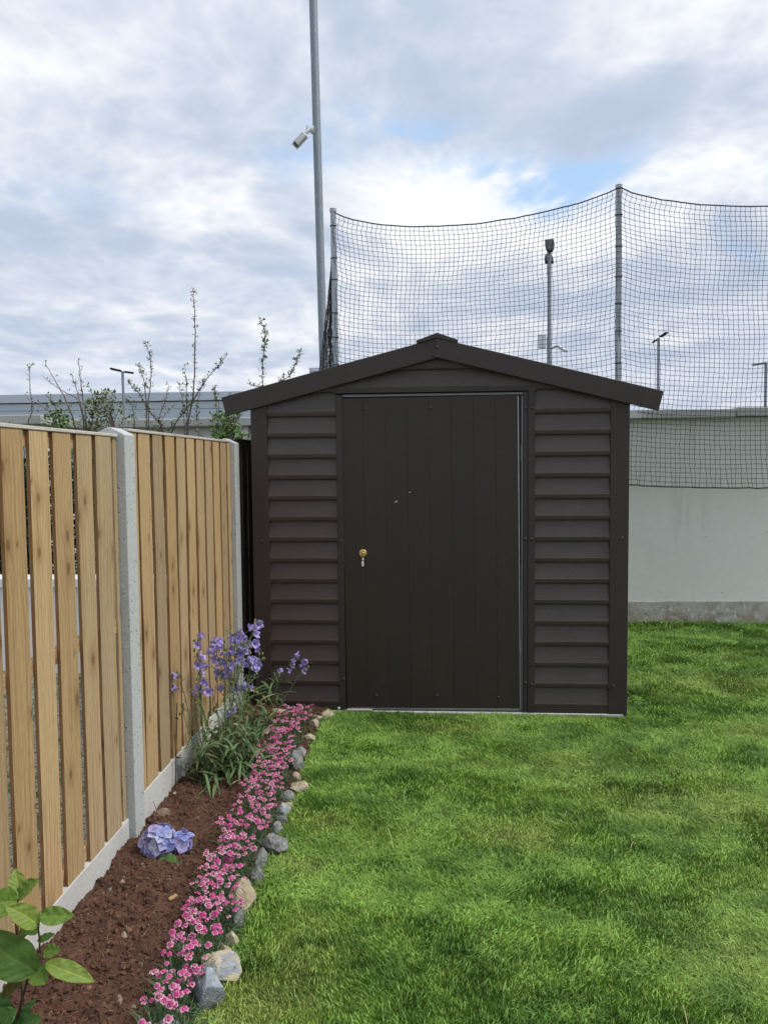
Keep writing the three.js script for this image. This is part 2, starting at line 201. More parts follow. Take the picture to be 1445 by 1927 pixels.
// soil of the flower bed
const soilH = (x, z) => 0.004 + 0.022 * smooth(-0.70, -0.90, x) + 0.05 * (fbm(x * 5 + 3, z * 5, 3) - 0.5) + 0.038 * Math.pow(fbm(x * 20, z * 20 + 7, 3), 1.3) + 0.016 * (fbm(x * 70, z * 70, 2) - 0.5);
{
  const g = new THREE.PlaneGeometry(0.66, 4.1, 110, 640); g.rotateX(-Math.PI / 2); g.translate(-1.03, 0, -2.98); const p = g.attributes.position;
  for (let i = 0; i < p.count; i++) p.setY(i, soilH(p.getX(i), p.getZ(i)) - 0.02 * smooth(-0.76, -0.70, p.getX(i)));
  g.computeVertexNormals();
  paint(g, (x, y, z) => { const a = fbm(x * 14, z * 14, 4), b = n2(x * 160, z * 160), c = n2(x * 60 + 5, z * 60); let q = mix3([0.054, 0.023, 0.0135], [0.122, 0.059, 0.036], clamp((a - 0.3) * 1.5 + (b - 0.5) * 0.5)); return mix3(q, [0.15, 0.085, 0.05], smooth(0.82, 0.95, c) * 0.6); });
  struct('soil', g, std({ vertexColors: true, roughness: 1 }), 'dark reddish brown soil of the narrow flower bed');
  const r = rng(77), D = new THREE.Object3D(), base = new THREE.IcosahedronGeometry(0.5, 0); { const q = base.attributes.position, hash = (x, y, z) => lat(Math.round(x * 40) + 50, Math.round(y * 40 + z * 77) + 50); for (let i = 0; i < q.count; i++) { const x = q.getX(i), y = q.getY(i), z = q.getZ(i), k = 0.55 + 0.9 * hash(x, y, z); q.setXYZ(i, x * k, y * k, z * k); } base.computeVertexNormals(); }
  const n = 60000, im = new THREE.InstancedMesh(base, std({ roughness: 1 }), n), c = new THREE.Color();
  for (let i = 0; i < n; i++) { const x = -1.30 + r() * 0.58, z = -1.2 - Math.pow(r(), 1.15) * 3.75, s = 0.0025 + Math.pow(r(), 11) * 0.018; D.position.set(x, soilH(x, z) + s * 0.1, z); D.rotation.set(r() * 6, r() * 6, r() * 6); D.scale.set(s, s * (0.6 + r() * 0.5), s * (0.7 + r() * 0.6)); D.updateMatrix(); im.setMatrixAt(i, D.matrix); const k = 0.6 + r() * 0.9, w = r(); c.setRGB(...(w < 0.95 ? [0.094 * k, 0.043 * k, 0.026 * k] : w < 0.985 ? [0.15 * k, 0.09 * k, 0.055 * k] : [0.22 * k, 0.16 * k, 0.11 * k])); im.setColorAt(i, c); }
  im.name = 'soil_crumbs'; im.castShadow = im.receiveShadow = true; scene.add(im); tag(im, 'loose dark brown soil crumbs all over the flower bed', 'soil', null, 'stuff');
  const f = tube(curve([[-0.5, 0, 0], [-0.15, 0.10, 0.06], [0.2, 0.06, -0.05], [0.5, 0, 0.05]], 5), 0.045, 4, 0.5);
  const nf = 3600, im2 = new THREE.InstancedMesh(f, std({ roughness: 0.9 }), nf);
  for (let i = 0; i < nf; i++) { const x = -1.29 + r() * 0.55, z = -1.3 - Math.pow(r(), 1.2) * 3.5, s = 0.007 + r() * 0.02; D.position.set(x, soilH(x, z) + 0.003, z); D.rotation.set((r() - 0.5) * 0.9, r() * 6.3, (r() - 0.5) * 0.9); D.scale.set(s, s, s); D.updateMatrix(); im2.setMatrixAt(i, D.matrix); const k = 0.5 + r() * 0.8; c.setRGB(0.26 * k, 0.17 * k, 0.10 * k); im2.setColorAt(i, c); }
  im2.name = 'compost_fibres'; im2.castShadow = im2.receiveShadow = true; scene.add(im2); tag(im2, 'pale straw and bark fibres scattered in the dark soil', 'mulch', null, 'stuff');
}

// ───────────────────────── boundary wall at the back
const WA = -R(-2.6); // the wall comes a little nearer to the right
{
  const w = thing('boundary_wall', 'long pale grey rendered garden wall with concrete coping behind the shed', 'wall', [2.5, 0, -7.74]); w.rotation.y = WA;
  const x0 = -6.35, x1 = 4.2;
  mesh('render', bx(x0, x1, 0.235, 2.04, -0.22, 0, 0), M.plaster, w);
  mesh('plinth', bx(x0, x1, -0.1, 0.235, -0.22, 0.018, 0.012, undefined, 0.0), M.plinth, w);
  const r = rng(4), joints = [x0, -5.1, -3.75, -2.4, -1.05, 0.36, 1.75, 3.1, x1];
  for (let i = 0; i < joints.length - 1; i++) { const a = joints[i] + 0.006, b = joints[i + 1] - 0.006, y0 = 2.035 + (a + b) / 2 * 0.008 + (r() - 0.5) * 0.008; const g = bx(a, b, y0, y0 + 0.082, -0.32, 0.10, 0.008, undefined, i * 0.37); const p = g.attributes.position; for (let k = 0; k < p.count; k++) if (p.getY(k) > y0 + 0.05) p.setY(k, p.getY(k) + 0.03 * (1 - Math.abs(p.getZ(k) + 0.11) / 0.21)); g.computeVertexNormals(); mesh('coping_stone', g, M.coping, w); }
  // chips and stains in the render
  const cg = []; for (let i = 0; i < 22; i++) { const s = 0.003 + r() * r() * 0.011; const c = rock(300 + i, s * 1.7, s, 0.0022, 2); c.translate(-0.55 + r() * 2.4, 0.26 + Math.pow(r(), 1.7) * 1.1, 0.001); cg.push(c); }
  const chips = mesh('render_chips', merge(cg), std({ color: new THREE.Color(0.42, 0.42, 0.40), roughness: 1 }), w); chips.userData.kind = 'stuff';
}
{
  const w = thing('side_wall', 'pale wall corner with thick coping at the left edge behind the fence', 'wall', [-3.62, 0, -6.8]);
  mesh('render', merge([bx(-3, 0, -0.1, 2.0, -0.2, 0, 0), bx(-0.2, 0, -0.1, 2.0, -1.2, -0.2, 0)]), M.plaster, w);
  mesh('coping_stone', bx(-3, 0.07, 2.0, 2.085, -0.27, 0.07, 0.008), M.coping, w); mesh('coping_stone', bx(-0.27, 0.07, 2.0, 2.083, -1.2, -0.272, 0.008), M.coping, w);
}
{ const w = thing('wall_pier', 'narrow pale grey wall pier between the fence end and the shed eave', 'wall', [-1.93, 0, -7.55]); mesh('shaft', bx(-0.06, 0.08, -0.1, 2.02, -0.1, 0.06, 0.006), M.plaster, w); mesh('cap', bx(-0.075, 0.095, 2.02, 2.07, -0.1, 0.075, 0.006), M.coping, w); }
{
  const w = thing('low_wall', 'low white garden wall seen through the gaps of the slatted fence', 'wall', [-3.0, 0, -5.8]);
  mesh('render', bx(-2.4, 1.5, -0.05, 0.67, -0.16, 0, 0), M.whitePlaster, w); mesh('coping', bx(-2.4, 1.5, 0.67, 0.745, -0.2, 0.04, 0.01), M.whitePlaster, w);
}

// ───────────────────────── industrial building far behind
{
  const b = thing('industrial_building', 'long low blue grey metal clad building far behind the fence', 'building', [-16, 0, -35]);
  const x0 = -30, x1 = 18;
  mesh('parapet', bx(x0, x1, 4.66, 5.06, -12, 0.10, 0.02), M.cladLight, b);
  mesh('wall', bx(x0, x1, -0.1, 4.6, -12, -0.08, 0), M.clad, b);
  for (const [y0, y1] of [[4.30, 4.62], [3.64, 4.285], [2.98, 3.625], [2.32, 2.965]]) for (let x = x0; x < x1 - 0.1; x += 12) mesh('cladding_panel', bx(x + 0.01, x + 11.99, y0, y1, -0.08, 0, 0.015), y0 > 4.2 ? M.cladLight : M.clad, b);
  for (let i = 0; i < 5; i++) mesh('louvre', bx(-1.6, -0.3, 3.42 + i * 0.11, 3.49 + i * 0.11, 0.0, 0.05, 0.01), M.galv, b);
  const v = thing('roof_vent', 'small grey louvred box standing on the far roof beside the net', 'vent', [-5.35, 5.06, -35.3]); mesh('housing', bx(-0.42, 0.55, 0, 1.0, -0.4, 0.4, 0.02), M.clad, v); for (let i = 0; i < 6; i++) mesh('louvre', bx(-0.34, 0.48, 0.12 + i * 0.14, 0.19 + i * 0.14, 0.4, 0.44, 0.01), M.galv, v);
}

// ───────────────────────── poles and lamps
{
  const p = thing('camera_pole', 'tall grey steel pole rising out of the picture behind the net', 'pole', [-2.58, 0, -18]);
  const g = cyl([0, 0, 0], [-0.21, 14, 0], 0.098, 0.092, 8); metreUV(g); mesh('shaft', g, M.pole, p); mesh('base_plate', bx(-0.2, 0.2, 0, 0.03, -0.2, 0.2, 0.004), M.pole, p);
  const c = thing('security_camera', 'white bullet security camera on the left side of the tall pole', 'camera', [-2.83, 9.23, -17.95]);
  mesh('bracket', merge([cyl([0.05, 0.03, 0], [-0.02, 0.02, 0.02], 0.10, 0.07, 12), cyl([-0.02, 0.02, 0.02], [-0.14, -0.04, 0.06], 0.035, 0.03, 8), cyl([-0.09, 0.12, 0.04], [-0.10, -0.06, 0.05], 0.03, 0.03, 8)]), M.white, c);
  const hq = new THREE.Quaternion().setFromUnitVectors(new THREE.Vector3(0, 1, 0), new THREE.Vector3(-0.70, -0.74, 0.06).normalize());
  const hb = new RoundedBoxGeometry(0.145, 0.31, 0.145, 2, 0.028); hb.translate(0, 0.2, 0); hb.applyQuaternion(hq); hb.translate(-0.12, -0.03, 0.05); mesh('housing', hb, M.white, c);
  const hd = new RoundedBoxGeometry(0.18, 0.37, 0.026, 1, 0.01); hd.translate(0, 0.215, -0.086); hd.applyQuaternion(hq); hd.translate(-0.12, -0.03, 0.05); mesh('sunshield', hd, M.white, c);
  const fr = new THREE.CylinderGeometry(0.066, 0.068, 0.03, 16); fr.translate(0, 0.355, 0); fr.applyQuaternion(hq); fr.translate(-0.12, -0.03, 0.05); mesh('lens', fr, M.black, c);
}
function lampHead(x, y, z, dx, dz, tilt, s = 1) { const g = new RoundedBoxGeometry(0.62 * s, 0.11 * s, 0.36 * s, 1, 0.04 * s); g.translate(0.34 * s, 0, 0); g.rotateZ(tilt); g.rotateY(Math.atan2(-dz, dx)); g.translate(x, y, z); return g; }
{
  const l = thing('street_lamp', 'street lamp with two flat heads above the long building on the left', 'street lamp', [-12.37, 0, -30]);
  mesh('pole', cyl([0, 0, 0], [-0.04, 5.42, 0], 0.06, 0.05, 10), M.pole, l); mesh('lamp_head', lampHead(-0.06, 5.42, 0, -0.98, 0.25, 0.22, 0.7), M.black, l); mesh('lamp_head', lampHead(0.0, 5.40, 0, 0.9, -0.45, -0.1, 0.6), M.black, l);
  const f = thing('flood_lamp', 'lamp pole with two floodlights and a small box seen through the net', 'street lamp', [3.11, 0, -22]);
  mesh('pole', merge([cyl([0.03, 0, 0], [0, 7.5, 0], 0.062, 0.055, 10)]), M.pole, f);
  const sh = new THREE.Shape(); sh.moveTo(-0.13, 0.20); sh.lineTo(0.13, 0.20); sh.lineTo(0.13, 0.02); sh.quadraticCurveTo(0.11, -0.12, 0.03, -0.14); sh.lineTo(-0.03, -0.14); sh.quadraticCurveTo(-0.11, -0.12, -0.13, 0.02); sh.closePath();
  const head = (s) => { const g = new THREE.ExtrudeGeometry(sh, { depth: 0.08, bevelEnabled: true, bevelSize: 0.012, bevelThickness: 0.012, bevelSegments: 1 }); g.scale(s * 0.9, s * 1.2, s); return g; };
  const h1 = head(0.95); h1.rotateX(-0.5); h1.translate(0, 7.55, 0.08); mesh('floodlight', h1, M.black, f); const h2 = head(0.9); h2.rotateX(2.4); h2.translate(0, 7.36, -0.12); mesh('floodlight', h2, M.black, f);
  mesh('junction_box', bx(-0.30, -0.09, 4.83, 5.2, -0.08, 0.08, 0.01), M.galv, f); mesh('camera_arm', merge([tube(curve([[0.05, 4.80, 0], [0.22, 4.88, 0], [0.32, 4.80, 0.05]], 8), 0.028, 6)]), M.pole, f); mesh('camera_housing', cyl([0.28, 4.84, 0.03], [0.47, 4.72, 0.10], 0.05, 0.05, 8), M.white, f);
  const k = thing('street_lamp', 'street lamp with two dark tilted heads just right of the shed roof', 'street lamp', [8.33, 0, -30]);
  mesh('pole', cyl([0, 0, 0], [-0.02, 6.3, 0], 0.06, 0.05, 10), M.pole, k); mesh('lamp_head', lampHead(0.02, 6.32, 0.05, 0.55, 0.6, 0.45, 0.5), M.black, k); mesh('lamp_head', lampHead(0, 6.28, -0.05, -0.6, -0.3, -0.5, 0.42), M.black, k);
  const e = thing('street_lamp', 'street lamp with a single arm at the right edge of the photo', 'street lamp', [12.27, 0, -30]);
  mesh('pole', cyl([0, 0, 0], [-0.03, 5.32, 0], 0.06, 0.05, 10), M.pole, e); mesh('lamp_head', lampHead(-0.04, 5.30, 0, -1, 0.1, -0.14, 0.72), M.pole, e);
}

// ───────────────────────── sports net above the back wall
{
  const ZN = -7.58, r = rng(9);
  const posts = [[-1.0, 4.09, 'thin galvanised net post behind the shed roof on the left of the net', -0.012], [1.725, 4.225, 'thin galvanised net post rising behind the right slope of the shed roof', -0.008], [4.75, 4.22, 'galvanised net post beyond the right edge of the photo', 0]];
  for (const [x, h, label, lean] of posts.slice(0, 2)) { const p = thing('net_post', label, 'post', [x + 0.02, 0, ZN - 0.05], 'posts that carry the sports net'); const g = cyl([0, 0, 0], [lean * 2, h, 0], 0.031, 0.029, 12); metreUV(g); mesh('tube', g, M.postGalv, p); const b = []; for (let y = 1.5; y < h - 0.15; y += 0.27) { const k = y + (r() - 0.5) * 0.08; const t = new THREE.TorusGeometry(0.033, 0.0042, 5, 14); t.rotateX(Math.PI / 2 + 0.1); t.translate(lean * 2 * k / h, k, 0); mesh('tie', t, M.net, p); } const cp = new THREE.CylinderGeometry(0.034, 0.034, 0.03, 12); cp.translate(lean * 2, h, 0); mesh('cap', cp, M.postGalv, p); }
  const sag = (a, b, ha, hb, lo) => (x) => { const t = clamp((x - a) / (b - a)); const k = 4 * t * (1 - t); return mix(ha, hb, t) - lo * Math.pow(k, 0.72) * (0.86 + 0.28 * (1 - t)); };
  const s1 = sag(-1.0, 1.725, 4.07, 4.21, 0.235), s2 = sag(1.725, 4.75, 4.21, 4.2, 0.22), top = (x) => x < 1.725 ? s1(x) : s2(x), bot = (x) => 1.40 - 0.052 * smooth(1.6, 3.4, x) + 0.015 * Math.sin(x * 2.1);
  const C0 = 0.0455, cols = Math.round(5.7 / C0), rows = 58;
  const P = (i, j) => { const x = -0.985 + i * C0, v = j / rows, tp = top(x), bt = bot(x), q = Math.abs(x - 1.72), pull = Math.exp(-q * 5) * 0.02;
    const flow = mix(tp, bt, v) + (4.10 - tp) * 0.0; const wob = (n2(i * 0.9 + 3, j * 0.9) - 0.5) * 0.009 + (((i + j) & 1) ? 0.0022 : -0.0022), slack = 0.02 * Math.sin(v * 9 + x * 1.3) * v;
    const tie = x < 1.5 ? Math.exp(-(x + 0.985) * 14) * 0.012 * Math.sin(j * 1.05) : 0;
    const bunch = j > rows - 4 ? 0.012 * Math.sin(i * 1.7) * (j - rows + 4) / 3 : 0;
    return new THREE.Vector3(x + wob + slack + (v > 0.03 ? 0.018 * Math.sin(v * 16 + x * 2) * (1 - v) : 0) + tie + bunch, flow + (n2(i * 0.5 + 30, j * 0.7 + 9) - 0.5) * 0.008 + pull * Math.sin(j * 0.8), ZN + 0.05 * Math.sin(x * 1.4 + v * 3) * v + 0.02 * (n2(i * 0.2, j * 0.2) - 0.5)); };
  const grid = []; for (let i = 0; i <= cols; i++) { grid.push([]); for (let j = 0; j <= rows; j++) grid[i].push(P(i, j)); }
  const tw = []; for (let j = 1; j < rows; j++) tw.push(tube(grid.map((c) => c[j]), 0.0024, 3)); for (let i = 0; i <= cols; i++) tw.push(tube(grid[i], 0.0024, 3));
  const kn = []; const kg = new THREE.OctahedronGeometry(0.0052); for (let i = 0; i <= cols; i++) for (let j = 1; j < rows; j++) { const k = kg.clone(); const v = grid[i][j]; k.translate(v.x, v.y, v.z); kn.push(k); }
  const n = thing('sports_net', 'dark square mesh ball net hung between the posts above the back wall', 'net');
  const m = mesh('netting', merge(tw), M.net, n); m.userData.kind = 'stuff'; const m2 = mesh('knots', merge(kn), M.net, n); m2.userData.kind = 'stuff';
  mesh('top_rope', tube(grid.map((c) => c[0]), 0.0062, 5), M.net, n); mesh('bottom_rope', tube(grid.map((c) => c[rows]), 0.0068, 5), M.net, n);
  // the slack end of the net, gathered in folds beside the left post
  const e = thing('net_end', 'gathered dark folds of slack netting hanging left of the left post', 'net', [0, 0, 0]);
  const et = []; const EC = 34, ER = 48; const Q = (i, j) => { const u = i / EC, v = j / ER, w = 0.012 + 0.245 * Math.pow(v, 1.05), fold = Math.sin(u * 16) * 0.045 * (0.3 + v) + Math.sin(u * 29 + v * 6) * 0.014; const y = mix(3.93, 2.15, v) - 0.03 * Math.sin(u * 7); return new THREE.Vector3(-1.015 - w * (u * 0.9 + 0.12 * Math.sin(u * 21 + v * 2.5)) - 0.008 * n2(i, j * 0.8), y - 0.02 * u, ZN - 0.05 - 0.30 * u + fold); };
  const eg = []; for (let i = 0; i <= EC; i++) { eg.push([]); for (let j = 0; j <= ER; j++) eg[i].push(Q(i, j)); }
  for (let j = 0; j <= ER; j++) et.push(tube(eg.map((c) => c[j]), 0.0024, 3)); for (let i = 0; i <= EC; i++) et.push(tube(eg[i], 0.0024, 3));
  const em = mesh('netting', merge(et), M.net, e); em.userData.kind = 'stuff'; mesh('edge_rope', tube(eg[EC], 0.007, 5), M.net, e); mesh('gathered_rope', tube(eg[Math.round(EC * 0.42)].map((v) => v.clone().add(new THREE.Vector3(0.01, 0, 0.05))), 0.011, 5), M.net, e);
}

// ───────────────────────── timber fence
function slat(z0, z1, y0, y1, seed, wavy = 0.0025, x0 = -1.3125, x1 = -1.30) { // a sawn board, its edges a little uneven
  const g = new THREE.BoxGeometry(x1 - x0, y1 - y0, z1 - z0, 1, 22, 1).toNonIndexed(); g.translate((x0 + x1) / 2, (y0 + y1) / 2, (z0 + z1) / 2); metreUV(g, 1, seed * 0.613);
  const p = g.attributes.position, zc = (z0 + z1) / 2; for (let i = 0; i < p.count; i++) { const y = p.getY(i), s = p.getZ(i) > zc ? 1 : -1; p.setZ(i, p.getZ(i) + s * wavy * 2 * (fbm(y * 4 + seed * 7, s * 3 + seed, 3) - 0.5) + 0.004 * (n2(y * 1.1, seed) - 0.5)); p.setX(i, p.getX(i) + 0.004 * (n2(y * 1.3 + 50, seed * 3) - 0.5)); }
  g.computeVertexNormals(); const tn = 0.86 + 0.28 * lat(Math.round(seed * 100), 7), wm = 0.975 + 0.05 * lat(Math.round(seed * 100), 19); paint(g, () => [tn * wm, tn, tn / wm]); const nn = g.attributes.normal, cc = g.attributes.color; for (let i = 0; i < p.count; i++) if (Math.abs(nn.getX(i)) < 0.6) cc.setXYZ(i, 0.62, 0.46, 0.36); return g; // edge and end faces get a darker, redder brown than the broad faces
}
const plain = (g) => paint(g, () => [1, 1, 1]);
function panel(label, list, top, bottom, z0, z1, mats, capMat, wavy, seed) {
  const f = thing('fence_panel', label, 'fence panel'); const r = rng(seed);
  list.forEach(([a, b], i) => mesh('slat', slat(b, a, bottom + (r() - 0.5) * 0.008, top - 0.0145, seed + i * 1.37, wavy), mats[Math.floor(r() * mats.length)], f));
  for (const [a, b] of [[top - 0.068, top - 0.0155], [0.925, 0.975], [bottom + 0.01, bottom + 0.062]]) mesh('rail', plain(bx(-1.346, -1.3135, a, b, z0, z1, 0.002, 2, seed + a)), mats[0], f);
  for (const z of [z0, z1]) { const s = z === z0 ? -1 : 1; mesh('end_batten', plain(bx(-1.335, -1.306, bottom, top - 0.02, z, z + s * 0.03, 0.002, 1, z)), mats[mats.length - 1], f); }
  mesh('cap_rail', plain(bx(-1.362, -1.2955, top - 0.013, top, z0 - 0.002, z1 + 0.002, 0.003, 2, seed)), capMat, f); return f;
}
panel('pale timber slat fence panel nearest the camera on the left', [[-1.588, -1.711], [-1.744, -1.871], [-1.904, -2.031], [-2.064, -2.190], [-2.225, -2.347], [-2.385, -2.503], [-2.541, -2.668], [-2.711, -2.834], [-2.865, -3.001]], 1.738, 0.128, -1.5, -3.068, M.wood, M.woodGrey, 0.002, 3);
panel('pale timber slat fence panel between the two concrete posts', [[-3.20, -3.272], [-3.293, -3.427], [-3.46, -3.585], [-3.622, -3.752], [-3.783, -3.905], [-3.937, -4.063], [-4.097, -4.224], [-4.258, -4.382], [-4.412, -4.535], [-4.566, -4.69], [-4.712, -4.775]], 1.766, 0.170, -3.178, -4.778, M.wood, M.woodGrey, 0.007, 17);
{ const l = []; for (let z = -4.93; z > -6.4; z -= 0.15) l.push([z, z - 0.125]); panel('dark brown fence panel in the gap between post and shed', l, 1.785, 0.17, -4.9, -6.45, [M.woodDark], M.woodDark, 0.003, 29); }  // boards coloured a darker brown than the other panels
function concretePost(z0, z1, h, label) {
  const s = new THREE.Shape(); s.moveTo(-1.395, -0.2); s.lineTo(-1.279, -0.2); s.lineTo(-1.273, -0.194); s.lineTo(-1.273, h - 0.03); s.lineTo(-1.279, h - 0.024); s.lineTo(-1.33, h); s.lineTo(-1.34, h); s.lineTo(-1.389, h - 0.022); s.lineTo(-1.395, h - 0.03); s.closePath();
  const g = new THREE.ExtrudeGeometry(s, { depth: z0 - z1 - 0.008, bevelEnabled: true, bevelSize: 0.004, bevelThickness: 0.004, bevelSegments: 2 }); g.translate(0, 0, z1 + 0.004); metreUV(g, undefined, z0); tag(mesh('concrete_post', g, M.concrete), label, 'fence post', 'concrete fence posts');
}
concretePost(-3.072, -3.174, 1.762, 'pitted grey concrete fence post between the two pale timber panels');
concretePost(-4.782, -4.885, 1.775, 'grey concrete fence post beside the left corner of the shed');
function gravelBoard(z0, z1, top, label) { const g = bx(-1.352, -1.2965, -0.18, top, z1, z0, 0.006, undefined, z0 * 0.3); tag(mesh('gravel_board', g, M.board), label, 'gravel board', 'concrete gravel boards'); }
gravelBoard(-1.4, -3.071, 0.132, 'pale concrete gravel board under the nearest fence panel');
gravelBoard(-3.175, -4.781, 0.172, 'pale concrete gravel board under the panel between the posts');
gravelBoard(-4.887, -6.45, 0.172, 'concrete gravel board under the dark panel beside the shed');

// ───────────────────────── the shed
{
  const S = thing('garden_shed', 'dark brown metal clad garden shed with plain boarded door and low gable', 'shed', [0, 0, -4.9]);
  const L = -1.185, Rr = 1.18, D = 2.15, apex = 2.385, slope = 0.2525, roofY = (x) => apex - Math.abs(x - 0.0) * slope;
  const lap = (x0, x1, y0, h, zb = 0) => { // one formed sheet: leaning face, rolled lip, shadow gap
    const prof = [[h + 0.008, 0.000], [h - 0.004, 0.001], [0.036, 0.0195], [0.032, 0.0210], [0.028, 0.0210], [0.011, 0.0178], [0.005, 0.0155], [0.001, 0.009], [0.004, -0.002]], pos = [], idx = [], uv = [];
    prof.forEach(([y, z]) => { for (const x of [x0, x1]) { pos.push(x, y0 + y, zb + z); uv.push(x + y0 * 1.7, y0 + y); } }); for (let i = 0; i < prof.length - 1; i++) { const a = i * 2; idx.push(a, a + 2, a + 1, a + 1, a + 2, a + 3); }
    const g = new THREE.BufferGeometry(); g.setAttribute('position', new THREE.Float32BufferAttribute(pos, 3)); g.setAttribute('uv', new THREE.Float32BufferAttribute(uv, 2)); g.setIndex(idx); const q = g.toNonIndexed(); q.computeVertexNormals(); return q; };
  const H = 0.1335, y00 = 0.045;
  for (const [a, b] of [[-1.085, -0.632], [0.598, 1.072]]) for (let i = 0; i < 14; i++) mesh('siding_plank', lap(a, b, y00 + i * H, H), M.shed, S);
  // the planks under the roof are cut to its slope
  const cut = (y0, h) => { const g = lap(-1.2, 1.2, y0, h), p = g.attributes.position; for (let i = 0; i < p.count; i++) { const y = p.getY(i), lim = (apex - 0.03 - y) / slope; p.setX(i, Math.sign(p.getX(i)) * Math.max(0.001, Math.min(Math.abs(p.getX(i)), lim))); } g.computeVertexNormals(); return g; };
  mesh('gable_plank', cut(2.198, 0.15), M.shed, S); mesh('gable_plank', cut(2.063, 0.133), M.shed, S);
  { const y = y00 + 14 * H; for (const [a, b, s] of [[-1.085, -0.632, -1], [0.598, 1.072, 1]]) { const g = lap(a, b, y, 2.066 - y), p = g.attributes.position; mesh('siding_plank', g, M.shed, S); } }
  // walls behind the cladding
  mesh('side_wall', bx(L, L + 0.02, 0.03, 2.05, -D, -0.004, 0), M.shed, S); mesh('side_wall', bx(Rr - 0.02, Rr, 0.03, 2.05, -D, -0.004, 0), M.shed, S); mesh('back_wall', bx(L + 0.02, Rr - 0.02, 0.03, 2.05, -D, -D + 0.02, 0), M.shed, S); mesh('inner_front', bx(L + 0.021, Rr - 0.021, 0.03, 2.09, -0.05, -0.012, 0), M.trim, S); mesh('floor', bx(L + 0.02, Rr - 0.02, 0.02, 0.035, -D + 0.02, -0.05, 0), M.trim, S);
  { const s = new THREE.Shape(); s.moveTo(-1.16, 2.05); s.lineTo(1.16, 2.05); s.lineTo(1.16, 2.06); s.lineTo(0, 2.36); s.lineTo(-1.16, 2.06); s.closePath(); for (const z of [-D, -0.03]) { const g = new THREE.ExtrudeGeometry(s, { depth: 0.014, bevelEnabled: false }); g.translate(0, 0, z); mesh('gable_board', g, M.trim, S); } }
  // corner and door trims
  const tr = (a, b, y0, y1, z = 0.034) => mesh('corner_trim', bx(a, b, y0, y1, -0.01, z, 0.004), M.trim, S);
  tr(L - 0.004, -1.082, 0.005, 2.09, 0.0245); tr(1.068, Rr + 0.004, 0.005, 2.09, 0.0245);
  const dt = (a, b, y0, y1, z, m = M.trim) => mesh('door_trim', bx(a, b, y0, y1, -0.01, z, 0.003), m, S);
  dt(-0.640, -0.600, 0.02, 2.045, 0.0235); dt(0.563, 0.606, 0.02, 2.06, 0.0235); dt(0.536, 0.562, 0.02, 2.052, 0.021); dt(-0.662, 0.62, 2.057, 2.083, 0.020); dt(-1.082, -0.641, 0.012, 0.05, 0.0185); dt(0.607, 1.067, 0.012, 0.05, 0.0185);
  // galvanised frame behind the door, seen in the gap round it
  const fm = (a, b, y0, y1, z) => mesh('door_frame', bx(a, b, y0, y1, -0.012, z, 0.0015), M.galvDull, S);
  fm(-0.60, 0.536, 2.036, 2.050, 0.003); fm(0.5235, 0.5345, 0.03, 2.028, 0.008); fm(-0.575, 0.52, 0.022, 0.04, 0.006);
  // door: eight pressed boards with fine seams, hung a touch askew
  const door = new THREE.Group(); door.name = 'door'; S.add(door); door.position.set(0.515, 0.04, 0.0); door.rotation.z = 0.0085;
  const DW = 1.106, DH = 2.004, bw = DW / 8; for (let i = 0; i < 8; i++) { const a = -DW + i * bw; mesh('door_board', bx(a + 0.0002, a + bw - 0.0002, 0.004 + 0.0, DH - 0.012, -0.01, 0.0165 + (i % 2) * 0.0004, 0.0007), M.door, door); }
  mesh('door_edge', bx(0.0008, 0.0055, 0.002, DH - 0.02, -0.01, 0.0165, 0.001), M.galv, door);
  mesh('door_edge', bx(-DW + 0.02, 0.0, -0.006, 0.0025, -0.01, 0.012, 0.001), M.galv, door);
  const bolt = new THREE.SphereGeometry(0.0105, 12, 6, 0, Math.PI * 2, 0, Math.PI / 2); bolt.scale(1, 0.5, 1); bolt.rotateX(Math.PI / 2);
  const bolts = [[-1.155, 1.905, .0245], [-1.13, 1.12, .0245], [-1.118, 0.21, .0245], [1.145, 1.135, .0245], [1.098, 0.2, .0245], [1.13, 1.955, .0245], [-0.62, 1.12, .0235], [-0.612, 0.225, .0235], [0.549, 1.95, .021], [0.585, 1.95, .0235], [0.549, 1.13, .021], [0.586, 1.13, .0235], [0.55, 0.21, .021], [0.588, 0.2, .0235]];
  for (const [x, y, z] of bolts) { const b = mesh('bolt', bolt, M.bolt, S); b.position.set(x, y, z); }
  for (const [x, y] of [[-0.915, 0.085], [-0.525, 0.085], [-0.135, 0.075], [-0.945, 1.925], [-0.54, 1.925]]) { const b = mesh('bolt', bolt, M.bolt, door); b.position.set(x, y, 0.0172); b.scale.setScalar(0.95); }
  { const b = mesh('bolt', bolt, M.white, S); b.position.set(-0.645, 0.033, 0.0240); b.userData.label = 'bright bare metal bolt at the lower left of the door'; b.scale.setScalar(0.9); }
  for (const y of [1.665, 0.44]) { const h = new THREE.Group(); h.name = 'hinge'; S.add(h); mesh('knuckle', cyl([0.526, y - 0.055, 0.013], [0.526, y + 0.055, 0.013], 0.0040, 0.0040, 8), M.galvDull, h); mesh('leaf_plate', bx(0.518, 0.534, y - 0.045, y + 0.045, 0.0085, 0.0095, 0), M.galvDull, h); }
  for (const [x, y, s] of [[-0.768, 1.335, 1], [-0.68, 1.395, 0.7]]) { const g = new THREE.SphereGeometry(0.008 * s, 10, 6); g.scale(1.5, 0.75, 0.28); const m = mesh('paint_chip', g, std({ color: new THREE.Color(0.30, 0.28, 0.255), roughness: 0.5 }), door); m.position.set(x, y, 0.0172); m.rotation.z = 0.4; }
